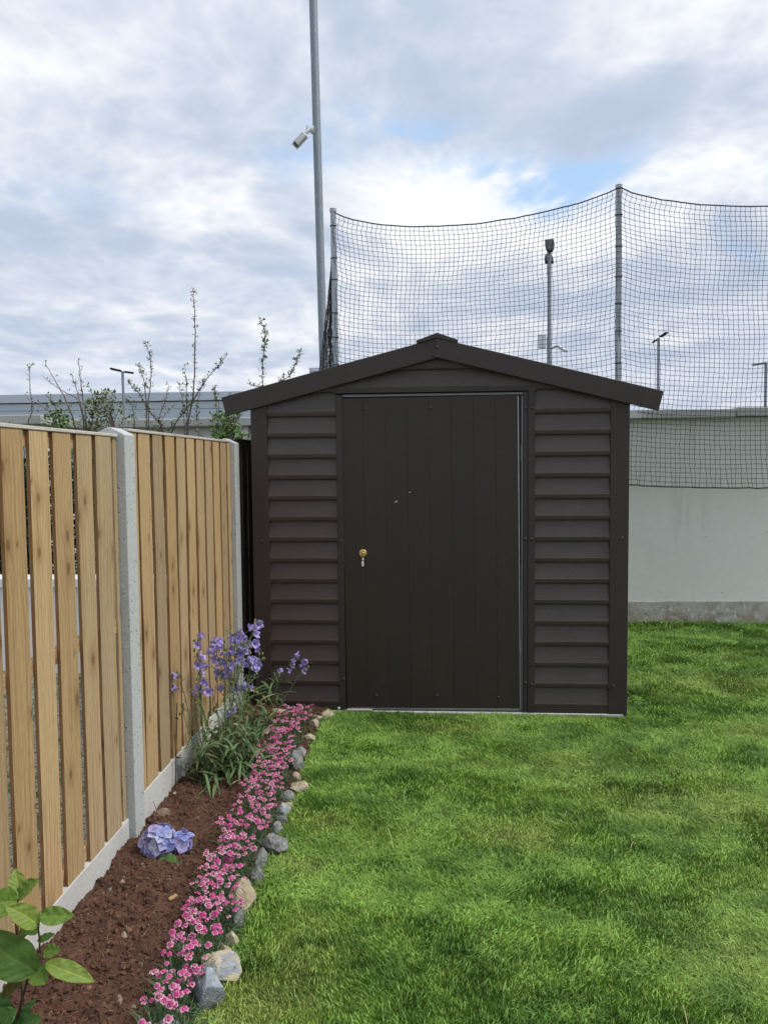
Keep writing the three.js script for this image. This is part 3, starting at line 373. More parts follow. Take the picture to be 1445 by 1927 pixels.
  // brass lock with its key and tag
  const kb = new THREE.LatheGeometry([[0, 0.0105], [0.005, 0.0102], [0.0066, 0.0085], [0.0075, 0.0060], [0.0105, 0.0052], [0.0125, 0.0062], [0.0150, 0.0058], [0.0225, 0.0050], [0.0250, 0.0038], [0.0260, 0]].map(([r, y]) => new THREE.Vector2(r, y)), 28); kb.rotateX(Math.PI / 2); const k = mesh('lock', kb, M.brass, door); k.position.set(-0.985, 1.01, 0.0165);
  mesh('keyhole', bx(-0.0015, 0.0015, -0.0045, 0.0045, 0.0102, 0.0112, 0), M.black, k);
  mesh('key', merge([bx(-0.0055, 0.006, -0.046, -0.029, 0.006, 0.009, 0.001)]), M.steel, k); mesh('key_tag', bx(-0.0095, 0.0055, -0.084, -0.051, 0.005, 0.009, 0.0015), M.steel, k);
  // roof, barge boards, ridge
  const ang = Math.atan(slope), EL = -1.367, ER = 1.376;
  for (const s of [-1, 1]) {
    const len = (s < 0 ? -EL : ER) / Math.cos(ang);
    const roof = bx(0, len, -0.022, 0.0, -D - 0.1, 0.026, 0.002); roof.rotateZ(-ang); if (s < 0) { roof.scale(-1, 1, 1); const p = roof.attributes.position, n = roof.attributes.normal; for (let i = 0; i < p.count; i += 3) for (const q of [p, n]) { const a = [q.getX(i), q.getY(i), q.getZ(i)]; q.setXYZ(i, q.getX(i + 2), q.getY(i + 2), q.getZ(i + 2)); q.setXYZ(i + 2, ...a); } } roof.translate(0, apex + 0.001, 0); mesh('roof', roof, M.trim, S);
    const sh = new THREE.Shape(), e = s < 0 ? EL : ER, c = Math.cos(ang) * 0.118, sn = Math.sin(ang) * 0.118; sh.moveTo(0, apex); sh.lineTo(e, apex - Math.abs(e) * slope); sh.lineTo(e - s * sn, apex - Math.abs(e) * slope - c); sh.lineTo(s < 0 ? 0.0 : -0.03, s < 0 ? apex - 0.113 / Math.cos(ang) : apex - 0.113 / Math.cos(ang) + 0.0085); sh.closePath();
    const g = new THREE.ExtrudeGeometry(sh, { depth: 0.016, bevelEnabled: true, bevelSize: 0.0025, bevelThickness: 0.0025, bevelSegments: 1 }); g.translate(0, 0, s < 0 ? 0.0275 : 0.0335); metreUV(g); mesh('barge_board', g, M.trim, S);
  }
  { const t = 0.034, s = new THREE.Shape(); const w = 0.126, dy = w * slope; s.moveTo(-w, apex - dy + 0.003); s.lineTo(-w - 0.004, apex - dy + 0.02); s.lineTo(0, apex + t); s.lineTo(w + 0.004, apex - dy + 0.02); s.lineTo(w, apex - dy + 0.003); s.lineTo(0, apex + 0.004); s.closePath(); const g = new THREE.ExtrudeGeometry(s, { depth: D + 0.145, bevelEnabled: false }); g.translate(0, 0, -D - 0.09); metreUV(g); mesh('ridge_cap', g, M.trim, S); const b = mesh('bolt', bolt, M.bolt, S); b.position.set(0.0, apex - 0.055, 0.0525); }
}
struct('concrete_slab', bx(-1.15, 1.16, -0.08, 0.017, -7.05, -4.872, 0.006), M.board, 'concrete slab under the shed');
{ const o = thing('timber_shim', 'thin pale timber strip wedged under the left of the door', 'wood strip', [-0.5, 0, -4.875]); mesh('strip', bx(-0.09, 0.07, 0.018, 0.029, -0.05, 0.008, 0.002, 0), std({ map: M.woodGrey.map, roughness: 0.9 }), o); }

// ───────────────────────── edging stones
const COL = { grey: [[0.245, 0.25, 0.235], [0.16, 0.16, 0.15]], blue: [[0.245, 0.275, 0.31], [0.36, 0.38, 0.40]], tan: [[0.46, 0.385, 0.27], [0.36, 0.29, 0.19]], lichen: [[0.26, 0.28, 0.295], [0.46, 0.39, 0.26]], dark: [[0.10, 0.11, 0.12], [0.22, 0.23, 0.23]], brown: [[0.20, 0.14, 0.09], [0.13, 0.09, 0.06]], pebble: [[0.45, 0.38, 0.29], [0.35, 0.28, 0.20]] };
function stone(name, label, cat, x, z, w, h, col, seed, group, y, depth, turn = 0) {
  const g = rock(seed, w, h * 1.25, depth ?? (w * 0.75 + h * 0.35), w > 0.05 ? 14 : w > 0.03 ? 9 : 5); const [a, b] = COL[col];
  paint(g, (px, py, pz) => { const s = 30, n = n3(px * s + seed, py * s, pz * s) * 0.6 + n3(px * 90, py * 90 + seed, pz * 90) * 0.4, v = 0.8 + 0.4 * n3(px * 300, py * 300, pz * 300); const vein = smooth(0.06, 0.0, Math.abs(n3(px * 22 + 9, py * 22 + seed, pz * 22) - 0.5)); return mix3(mix3(a, b, smooth(0.38, 0.62, n)), [0.52, 0.52, 0.50], vein * 0.35).map((k) => k * v); });
  const m = mesh(name, g, M.stone); m.position.set(x, y ?? h * 0.36, z); m.rotation.y = turn; return tag(m, label, cat, group);
}
const EDGE = 'stones edging the flower bed';
[[-0.775, -2.02, 0.075, 0.05, 'blue', 'blue grey edging stone cut off by the bottom edge of the photo'],
 [-0.702, -2.165, 0.09, 0.11, 'blue', 'largest blue grey edging stone near the bottom of the photo'],
 [-0.702, -2.285, 0.105, 0.062, 'lichen', 'grey edging stone with tan patches just above the largest blue one'],
 [-0.708, -2.375, 0.055, 0.046, 'tan', 'tan rough edging stone behind the patchy grey stone'],
 [-0.705, -2.445, 0.046, 0.042, 'tan', 'small tan edging stone, second above the patchy grey stone'],
 [-0.709, -2.545, 0.032, 0.075, 'grey', 'thin upright grey edging stone below the tan block'],
 [-0.728, -2.665, 0.108, 0.10, 'tan', 'blocky tan edging stone with a flat pale top'],
 [-0.735, -2.790, 0.038, 0.03, 'dark', 'small dark glossy edging stone behind the tan block'],
 [-0.708, -2.835, 0.044, 0.05, 'grey', 'grey rounded edging stone just beyond the tan block'],
 [-0.722, -2.955, 0.050, 0.066, 'grey', 'upright grey edging stone midway along the pink flowers'],
 [-0.690, -3.070, 0.085, 0.064, 'grey', 'wide grey edging stone leaning out over the lawn'],
 [-0.724, -3.155, 0.050, 0.04, 'lichen', 'grey brown edging stone just past the wide leaning one'],
 [-0.713, -3.240, 0.050, 0.04, 'grey', 'flat grey edging stone, second past the wide leaning one'],
 [-0.708, -3.330, 0.052, 0.04, 'grey', 'pale grey edging stone, third past the wide leaning one'],
 [-0.721, -3.425, 0.062, 0.046, 'lichen', 'round speckled grey edging stone near the round tan one'],
 [-0.706, -3.500, 0.048, 0.02, 'tan', 'flat thin tan edging stone in front of the speckled one'],
 [-0.731, -3.550, 0.055, 0.048, 'grey', 'grey edging stone beside the round tan stone'],
 [-0.690, -3.650, 0.066, 0.052, 'tan', 'round tan stone standing out onto the lawn'],
 [-0.735, -3.790, 0.036, 0.045, 'tan', 'small tan edging stone beyond the round tan stone'],
 [-0.757, -3.93, 0.058, 0.095, 'grey', 'tall flat grey edging stone among the farther pink flowers'],
 [-0.762, -4.10, 0.05, 0.05, 'grey', 'dull grey edging stone past the tall flat one'],
 [-0.763, -4.345, 0.058, 0.048, 'tan', 'tan edging stone, fourth from the shed'],
 [-0.768, -4.57, 0.07, 0.062, 'tan', 'rounded tan edging stone, third from the shed'],
 [-0.769, -4.70, 0.06, 0.042, 'tan', 'small tan edging stone, second from the shed'],
 [-0.718, -4.755, 0.074, 0.048, 'tan', 'pale tan edging stone at the corner nearest the shed door'],
].forEach(([x, z, w, h, c, l], i) => stone('edging_stone', l, 'stone', x + 0.008, z, w * 1.14, h * 1.1, c, 40 + i * 7, EDGE, undefined, undefined, i * 1.3));
stone('edging_stone', 'flat tan stone behind the pink flowers against the shed', 'stone', -1.03, -4.78, 0.13, 0.06, 'tan', 400, EDGE);
stone('garden_rock', 'brown earthy rock at the foot of the first concrete post', 'rock', -1.235, -3.30, 0.085, 0.06, 'brown', 410);
[[-1.255, -3.50, 0.016, 'pebble', 'tiny pale pebble near the foot of the black stake'], [-1.125, -2.945, 0.030, 'brown', 'brown pebble just in front of the hydrangea'], [-1.225, -2.70, 0.020, 'grey', 'grey pebble by the gravel board, leftmost of a close pair'], [-1.19, -2.735, 0.017, 'pebble', 'tan pebble by the gravel board, rightmost of a close pair'], [-1.044, -2.40, 0.022, 'pebble', 'tan pebble in the middle of the bare soil']].forEach(([x, z, s, c, l], i) => stone('pebble', l, 'pebble', x, z, s, s * 0.8, c, 500 + i, 'pebbles on the soil', soilH(x, z) + s * 0.25));
{ const x = -0.955, z = -2.62; const g = new RoundedBoxGeometry(0.034, 0.012, 0.016, 2, 0.005); g.rotateY(0.8); g.rotateZ(0.25); g.translate(x, soilH(x, z) + 0.01, z); tag(mesh('bark_chip', metreUV(g.toNonIndexed()), std({ map: M.wood[1].map, roughness: 0.85 })), 'orange tan bark chip lying on the soil beside the pink flowers', 'bark chip'); }

// ───────────────────────── leaves and blades
function blade(len, w, bend, twist = 0, segs = 3, col = [1, 1, 1], fold = 0) { // a strip along +y bending towards +z
  const pos = [], c = [], idx = []; for (let i = 0; i <= segs; i++) { const t = i / segs, ww = w * (i === segs ? 0.06 : Math.pow(Math.sin(Math.PI * (0.14 + 0.86 * (1 - Math.abs(t - 0.35) / 0.75))) * 0.5 + 0.5, 1)) / 2, y = len * (t - bend * bend * t * t * 0.35), z = len * bend * t * t * 0.8, a = twist * t; pos.push(-ww * Math.cos(a), y, z - ww * Math.sin(a), ww * Math.cos(a), y, z + ww * Math.sin(a)); c.push(...col, ...col); if (i) { const k = (i - 1) * 2; idx.push(k, k + 1, k + 2, k + 1, k + 3, k + 2); } }
  const g = new THREE.BufferGeometry(); g.setAttribute('position', new THREE.Float32BufferAttribute(pos, 3)); g.setAttribute('color', new THREE.Float32BufferAttribute(c, 3)); g.setIndex(idx); g.computeVertexNormals(); return g;
}
function place(g, p, yaw, tilt, roll = 0) { g.rotateY(roll); g.rotateX(tilt); g.rotateY(yaw); g.translate(...p); return g; }

// the lawn's grass
{
  const r = rng(2024), kinds = [];
  for (let v = 0; v < 6; v++) { const l = []; for (let k = 0; k < 11; k++) { const s = 0.72 + r() * 0.56, dry = r() < 0.07; const col = dry ? [1.8, 1.15, 1.5] : [s * (0.9 + r() * 0.25), s, s * (0.75 + r() * 0.4)]; l.push(place(blade(0.015 + r() * 0.019, 0.0021 + r() * 0.0014, 0.25 + r() * 0.8, (r() - 0.5) * 1.5, 3, col), [(r() - 0.5) * 0.034, -0.002, (r() - 0.5) * 0.034], r() * 6.28, r() * 0.45)); } kinds.push(merge(l)); }
  const D = new THREE.Object3D(), c = new THREE.Color(), lists = kinds.map(() => []);
  const spots = [[-0.62, -2.16, 0.13, 0.09, 1.0], [-0.45, -2.35, 0.10, 0.2, .7], [-0.55, -2.95, 0.07, 0.05, .9], [0.33, -3.25, 0.16, 0.10, .8], [-0.55, -3.35, .1, .07, .5], [1.05, -3.6, 0.3, 0.2, .6], [0.1, -4.6, 0.2, 0.09, .6], [2.15, -5.6, 0.45, 0.16, .75], [1.75, -3.45, .3, .15, .5], [0.95, -2.5, .22, .22, .55], [1.9, -4.6, .35, .12, .5], [0.75, -4.1, .3, .12, .4], [0.2, -2.35, .2, .1, .25], [2.7, -6.5, .5, .12, .4], [1.35, -2.9, .2, .12, .5]];
  const put = (x, z, k) => {
    const shade = fbm(x * 2.3 + 4, z * 3.4 + 2, 4, 0.55), fine = fbm(x * 7 + 40, z * 9, 3), hue = fbm(x * 1.3 + 70, z * 1.3 + 3, 3); let dry = 0; for (const [a, b, sa, sb, q] of spots) dry += q * Math.exp(-0.5 * (((x - a) / sa) ** 2 + ((z - b) / sb) ** 2)); dry = clamp(dry * (0.3 + 1.3 * fine));
    const t = clamp(0.5 + (shade - 0.5) * 1.45 + (fine - 0.5) * 2.0 + 0.9 * (n2(x * 14 + 3, z * 17) - 0.5)); let q = mix3([0.084, 0.190, 0.020], [0.225, 0.390, 0.060], t); q = mix3(q, [0.26, 0.365, 0.055], clamp((hue - 0.5) * 1.6) * 0.6); q = mix3(q, [0.38, 0.42, 0.12], dry * 0.5); const j = 0.84 + r() * 0.32; c.setRGB(q[0] * j, q[1] * j, q[2] * j);
    const lean = 0.06 + 0.78 * fbm(x * 3.1 + 9, z * 4.2 + 30, 3), dir = fbm(x * 1.9 + 20, z * 2.4 + 50, 3) * 14 + (r() - 0.5) * 1.6, s = (0.72 + r() * 0.5) * (1 - 0.25 * dry) * k;
    D.position.set(x, 0.012 * (fbm(x * 1.7, z * 1.7, 3) - 0.5) - 0.004, z); D.rotation.set(0, 0, 0); D.rotateOnAxis(new THREE.Vector3(Math.cos(dir), 0, -Math.sin(dir)), lean); D.rotateY(r() * 6.28); D.scale.set(s, s * (0.85 + r() * 0.35), s); D.updateMatrix(); const L = lists[Math.floor(r() * kinds.length)]; L.push([D.matrix.clone(), c.clone()]); };
  const fill = (x0, x1, z0, z1, per, k = 1, ok = () => true) => { const n = Math.round((x1 - x0) * (z0 - z1) * per); for (let i = 0; i < n; i++) { const x = x0 + r() * (x1 - x0), z = z0 + r() * (z1 - z0), edge = -0.715 - 0.045 * smooth(-3.7, -4.6, z) + 0.012 * Math.sin(z * 9); if (x > edge && !inShed(x, z) && z > -7.72 + (x - 2.5) * 0.045 && ok(x, z)) put(x, z, k * (z < -4.78 && x < 1.3 ? 0.66 + 0.4 * smooth(0.35, 0.65, fbm(x * 3.1 + 5, 2, 2)) : 1)); } };
  fill(-0.75, 1.45, -1.7, -3.2, 12500); fill(-0.78, 2.1, -3.2, -4.9, 9800, 1.04); fill(1.2, 3.9, -4.9, -7.8, 6400, 1.15, (x, z) => x < 0.5 - z * 0.46); fill(1.45, 3.2, -1.7, -3.2, 2200); fill(2.1, 3.6, -3.2, -4.9, 2600); fill(-0.75, 2.6, -1.0, -1.7, 1500);
  // taller growth along the foot of the back wall, the shed and the stones
  for (let i = 0; i < 2600; i++) { const x = 1.15 + r() * 2.5, z = -7.70 + (x - 2.5) * 0.045 + r() * r() * 0.16; put(x, z, 1.25 + r() * 0.7); }
  for (let i = 0; i < 1500; i++) put(-0.72 + r() * 1.95, -4.855 + r() * 0.07, 0.6 + 0.5 * r());
  for (let i = 0; i < 900; i++) { const z = -1.9 - r() * 2.9; put(-0.665 - 0.045 * smooth(-3.7, -4.6, z) + r() * 0.05, z, 1.0 + r() * 0.6); }
  { // a few loose clippings and longer pale blades
    const l = []; for (let i = 0; i < 260; i++) { const x = -0.6 + r() * 3.4, z = -1.9 - Math.pow(r(), 0.8) * 4.8; if (inShed(x, z)) continue; const k = 0.8 + r() * 0.5, dry = r() < 0.45; l.push(place(blade(0.05 + r() * 0.07, 0.0026, 0.6 + r() * 0.8, 0, 4, dry ? [0.40 * k, 0.36 * k, 0.17 * k] : [0.20 * k, 0.35 * k, 0.09 * k]), [x, 0.008 + r() * 0.014, z], r() * 6.28, 0.5 + r() * 0.9)); }
    tag(mesh('grass_clippings', merge(l), M.grass), 'loose pale clippings and stray long blades lying on the lawn', 'grass', null, 'stuff');
  }
  const g = new THREE.Group(); g.name = 'grass'; scene.add(g); tag(g, 'short uneven green lawn grass with yellowish patches in front of the shed', 'grass', null, 'stuff');
  kinds.forEach((k, v) => { const im = new THREE.InstancedMesh(k, M.grass, lists[v].length); lists[v].forEach(([m, col], i) => { im.setMatrixAt(i, m); im.setColorAt(i, col); }); im.name = 'blades'; im.userData.kind = 'stuff'; im.castShadow = im.receiveShadow = true; g.add(im); });
  // weeds on the gravel beyond the fence
  const w = rng(8), W = []; for (let i = 0; i < 2600; i++) { const x = -4.6 + w() * 3.2, z = -2.2 - w() * 3.5; D.position.set(x, -0.012, z); D.rotation.set(0, w() * 6.3, 0); D.scale.setScalar(0.7 + w() * 0.8); D.updateMatrix(); W.push(D.matrix.clone()); }
  const im = new THREE.InstancedMesh(kinds[0], M.grass, W.length); W.forEach((m, i) => { im.setMatrixAt(i, m); c.setRGB(0.10, 0.17, 0.035); im.setColorAt(i, c); }); im.name = 'weeds'; im.castShadow = im.receiveShadow = true; scene.add(im); tag(im, 'sparse green weeds on the gravel beyond the fence', 'weeds', null, 'stuff');
}

// hedge and tall shoots behind the fence
function leafShape(L, W, cup = 0.25) { const g = new THREE.BufferGeometry(); g.setAttribute('position', new THREE.Float32BufferAttribute([0, 0, 0, -W / 2, L * 0.45, cup * W, 0, L * 0.5, 0, W / 2, L * 0.45, cup * W, 0, L, 0.05 * L], 3)); g.setIndex([0, 2, 1, 0, 3, 2, 1, 2, 4, 2, 3, 4]); g.computeVertexNormals(); return g; }
{
  const r = rng(31), l = []; for (let i = 0; i < 24000; i++) { const x = -4.8 + r() * 3.3, top = 1.50 + 0.34 * fbm(x * 2.2, 4, 3), y = 0.2 + Math.pow(r(), 0.8) * (top - 0.2), z = -6.25 - r() * r() * 0.5 + 0.12 * fbm(x * 4, y * 4, 2), s = 0.035 + r() * 0.03; const g = leafShape(s, s * 0.65); place(g, [x, y, z], r() * 6.3, 0.4 + r() * 1.6); const k = 0.6 + r() * 0.8; paint(g, () => [0.040 * k, 0.072 * k, 0.022 * k]); l.push(g); }
  const h = thing('hedge', 'dark dense hedge behind the low white wall, seen through the fence gaps', 'hedge'); mesh('foliage', merge(l), M.foliage, h);
  const t = []; for (let i = 0; i < 40; i++) { const x = -4.7 + i * 0.08; t.push(tube(curve([[x, 0, -6.4], [x + (r() - .5) * 0.2, 0.7, -6.45], [x + (r() - .5) * 0.4, 1.4, -6.5]], 6), 0.012, 4, 0.5)); } const tm = merge(t); paint(tm, () => [0.07, 0.05, 0.035]); mesh('branches', tm, M.stem, h);
}
function shrub(label, z, shoots, bushes, seed) {
  const r = rng(seed), t = thing('shrub', label, 'shrub', [0, 0, 0], 'twiggy shrubs growing behind the fence'), stems = [], leaves = [];
  const put = (p, s, col) => { const g = leafShape(s, s * (0.6 + r() * 0.25)); place(g, [p.x + (r() - .5) * 0.02, p.y + (r() - .5) * 0.02, p.z + (r() - .5) * 0.02], r() * 6.3, 0.3 + r() * 1.7); const k = 0.65 + r() * 0.7; paint(g, () => [col[0] * k, col[1] * k, col[2] * k]); leaves.push(g); };
  for (const [pts, dens, size, col, thick] of shoots) {
    const dz = (r() - 0.5) * 0.3, p0 = pts[0], P = [[p0[0] + (r() - .5) * 0.06, 0.9, z + dz * 0.3], ...pts.map(([x, y], i) => [x, y, z + dz * (i / pts.length)])], c = curve(P, 26).map((v, i) => i ? v.add(new THREE.Vector3((r() - .5) * 0.009, 0, (r() - .5) * 0.009)) : v); stems.push(tube(c, thick ?? 0.0085, 5, 0.26));
    const n = Math.round(1.35 * dens * (pts.at(-1)[1] - pts[0][1] + Math.abs(pts.at(-1)[0] - pts[0][0]) + 0.15)); for (let i = 0; i < n; i++) { const k = 4 + r() * (c.length - 5), a = c[Math.floor(k)].clone().lerp(c[Math.min(c.length - 1, Math.floor(k) + 1)], k % 1), sp = new THREE.Vector3((r() - .5), (r() - .2) * 0.6, (r() - .5)).multiplyScalar(0.05); if (r() < 0.5) stems.push(tube([a, a.clone().add(sp)], 0.0026, 3, 0.6)); const m = 1 + Math.floor(r() * 3); for (let q = 0; q < m; q++) put(a.clone().addScaledVector(sp, 0.6 + r() * 0.6), size * (0.7 + r() * 0.6), col); }
  }
  for (const [x, y, w, h, n, size, col] of bushes) {
    for (let k = 0; k < 9; k++) stems.push(tube(curve([[x + (r() - .5) * w * 0.4, 0.9, z], [x + (r() - .5) * w * 0.6, y - h * 0.3, z + (r() - .5) * 0.2], [x + (r() - .5) * w, y + h * (0.1 + r() * 0.4), z + (r() - .5) * 0.3]], 8), 0.005, 4, 0.4));
    const cl = []; for (let k = 0; k < 26; k++) { const a = r() * 6.28, q = Math.sqrt(r()) * 0.5; cl.push([x + Math.cos(a) * q * w, y + Math.sin(a) * q * h * (Math.sin(a) > 0 ? 1 : 1.3), z + (r() - .5) * w * 0.8, 0.03 + r() * 0.05]); }
    for (let i = 0; i < n; i++) { const k = cl[Math.floor(r() * cl.length)]; put(new THREE.Vector3(k[0] + (r() - .5) * 2 * k[3], k[1] + (r() - .5) * 2 * k[3], k[2] + (r() - .5) * 2 * k[3]), size * (0.7 + r() * 0.6), col); }
  }
  const sg = merge(stems), cc = [0.12, 0.095, 0.08]; paint(sg, (x, y, zz) => { const k = 0.7 + 0.6 * n2(x * 60, y * 60); return cc.map((q) => q * k); }); mesh('stems', sg, M.stem, t); mesh('foliage', merge(leaves), M.foliage, t);
}
const bud = [0.30, 0.275, 0.18], olive = [0.17, 0.215, 0.085], bright = [0.13, 0.235, 0.055];
shrub('thin bare budding shoots and a low bright green tuft above the nearest fence panel', -6.6, [
  [[[-3.596, 2.003], [-3.574, 2.082], [-3.575, 2.166], [-3.599, 2.306], [-3.601, 2.496], [-3.586, 2.528]], 30, 0.018, bud, 0.007], [[[-3.372, 2.047], [-3.484, 2.151], [-3.636, 2.227]], 28, 0.02, bud, 0.006], [[[-3.168, 1.937], [-3.218, 2.161], [-3.284, 2.333], [-3.365, 2.510]], 16, 0.02, bud, 0.008],
  [[[-3.131, 2.183], [-3.253, 2.263], [-3.347, 2.315], [-3.498, 2.429]], 14, 0.016, bud, 0.006], [[[-3.063, 1.922], [-3.106, 2.215], [-3.138, 2.400], [-3.170, 2.575]], 22, 0.018, bud, 0.0085], [[[-3.076, 1.950], [-3.130, 2.196], [-3.165, 2.313], [-3.208, 2.438]], 24, 0.018, bud, 0.007], [[[-3.30, 1.95], [-3.32, 2.1], [-3.36, 2.2], [-3.40, 2.24]], 30, 0.02, olive, 0.006]],
  [[-3.31, 2.02, 0.22, 0.24, 330, 0.036, bright], [-3.75, 1.93, 0.2, 0.05, 70, 0.03, bright]], 101);
shrub('leafy olive green bush right behind the first concrete post', -6.5, [[[[-2.98, 1.95], [-2.93, 2.15], [-2.97, 2.3]], 30, 0.03, olive, 0.007], [[[-2.80, 1.95], [-2.78, 2.1], [-2.73, 2.22]], 30, 0.03, olive, 0.007]], [[-2.86, 2.07, 0.32, 0.34, 520, 0.034, olive], [-3.0, 1.93, 0.2, 0.16, 90, 0.034, olive]], 102);
shrub('wispy shoots with small pale leaves left of the tallest shoot', -6.6, [
  [[[-2.385, 1.932], [-2.494, 2.077], [-2.603, 2.248], [-2.700, 2.346]], 70, 0.022, olive], [[[-2.507, 2.137], [-2.480, 2.439], [-2.494, 2.585], [-2.538, 2.705]], 60, 0.021, bud, 0.006], [[[-2.529, 2.210], [-2.548, 2.381], [-2.601, 2.501]], 80, 0.022, olive, 0.006], [[[-2.422, 1.970], [-2.373, 2.199], [-2.355, 2.327]], 45, 0.02, bud, 0.005], [[[-2.397, 2.002], [-2.280, 2.133]], 35, 0.02, bud, 0.005], [[[-2.64, 1.93], [-2.66, 2.12], [-2.73, 2.21]], 45, 0.022, olive, 0.005]], [[-2.42, 1.92, 0.14, 0.07, 60, 0.024, olive]], 103);
shrub('shrub with the tallest single shoot rising over the middle of the fence', -6.6, [
  [[[-2.173, 1.893], [-2.104, 2.195], [-2.066, 2.614], [-2.049, 2.908], [-2.054, 3.111]], 42, 0.020, bud, 0.009], [[[-2.300, 1.917], [-2.119, 2.159], [-1.979, 2.348], [-1.778, 2.558]], 45, 0.021, olive, 0.008], [[[-2.168, 2.072], [-2.162, 2.315], [-2.172, 2.484]], 75, 0.022, olive, 0.005], [[[-2.204, 2.160], [-2.251, 2.339]], 55, 0.022, olive, 0.005], [[[-2.069, 1.878], [-2.078, 2.094], [-1.991, 2.394]], 50, 0.022, olive, 0.006]], [], 104);
shrub('bushy green shrub just left of the shed eave', -6.3, [[[[-1.80, 1.85], [-1.83, 2.1], [-1.85, 2.26]], 80, 0.024, olive, 0.006], [[[-1.72, 1.85], [-1.72, 2.05], [-1.72, 2.2]], 80, 0.024, olive, 0.006], [[[-1.75, 1.9], [-1.68, 2.0], [-1.62, 2.08]], 40, 0.022, olive, 0.005]], [[-1.74, 1.96, 0.24, 0.26, 520, 0.03, bright], [-1.70, 1.84, 0.3, 0.16, 320, 0.03, bright]], 105);
shrub('leafy upright shoots showing above the left slope of the shed roof', -7.25, [[[[-1.650, 2.2], [-1.640, 2.6], [-1.622, 2.821], [-1.665, 3.0]], 105, 0.027, olive, 0.006], [[[-1.50, 2.35], [-1.36, 2.47], [-1.26, 2.68]], 90, 0.026, olive, 0.006], [[[-1.58, 2.28], [-1.70, 2.36], [-1.79, 2.39]], 70, 0.026, olive, 0.005]], [], 106);

// ───────────────────────── pink flowers along the stones
const pinkGeo = []; {
  const r = rng(60); for (let v = 0; v < 5; v++) {
    const pos = [], col = [], idx = [], NR = 6, NA = 25, R0 = 0.0125, deep = [[0.42, 0.018, 0.135], [0.52, 0.03, 0.20], [0.60, 0.06, 0.27]][v % 3], pale = [[0.80, 0.40, 0.56], [0.85, 0.55, 0.67], [0.78, 0.30, 0.50], [0.86, 0.62, 0.71], [0.74, 0.20, 0.42]][v];
    for (let i = 0; i <= NR; i++) for (let k = 0; k < NA; k++) { const t = i / NR, a = k / NA * 6.2832, lobe = Math.pow(Math.abs(Math.cos(a * 2.5 + v)), 0.55), rr = R0 * t * (0.80 + 0.24 * lobe * t) + (t > 0.9 ? (r() - .5) * 0.0018 : 0); pos.push(Math.cos(a) * rr, 0.0035 * (1 - t * t) - 0.002 + 0.0026 * t * Math.sin(a * 5 + v * 2) + 0.0012 * (r() - .5), Math.sin(a) * rr); const ring = smooth(0.30, 0.42, t) * smooth(0.86, 0.68, t); col.push(...mix3(mix3([0.66, 0.13, 0.33], pale, smooth(0.66, 0.9, t)), deep, ring)); if (i) { const p = (i - 1) * NA + k, q = (i - 1) * NA + (k + 1) % NA; idx.push(p, q, p + NA, q, q + NA, p + NA); } }
    const g = new THREE.BufferGeometry(); g.setAttribute('position', new THREE.Float32BufferAttribute(pos, 3)); g.setAttribute('color', new THREE.Float32BufferAttribute(col, 3)); g.setIndex(idx);
    const in2 = g.clone(); in2.scale(0.55, 1.2, 0.55); in2.rotateY(0.6); in2.translate(0, 0.003, 0); const m = merge([g, in2]); m.computeVertexNormals(); pinkGeo.push(m); }
}
const petalMat = phys({ vertexColors: true, side: THREE.DoubleSide, roughness: 0.8, transmission: 0.3, thickness: 0, ior: 1.35 });
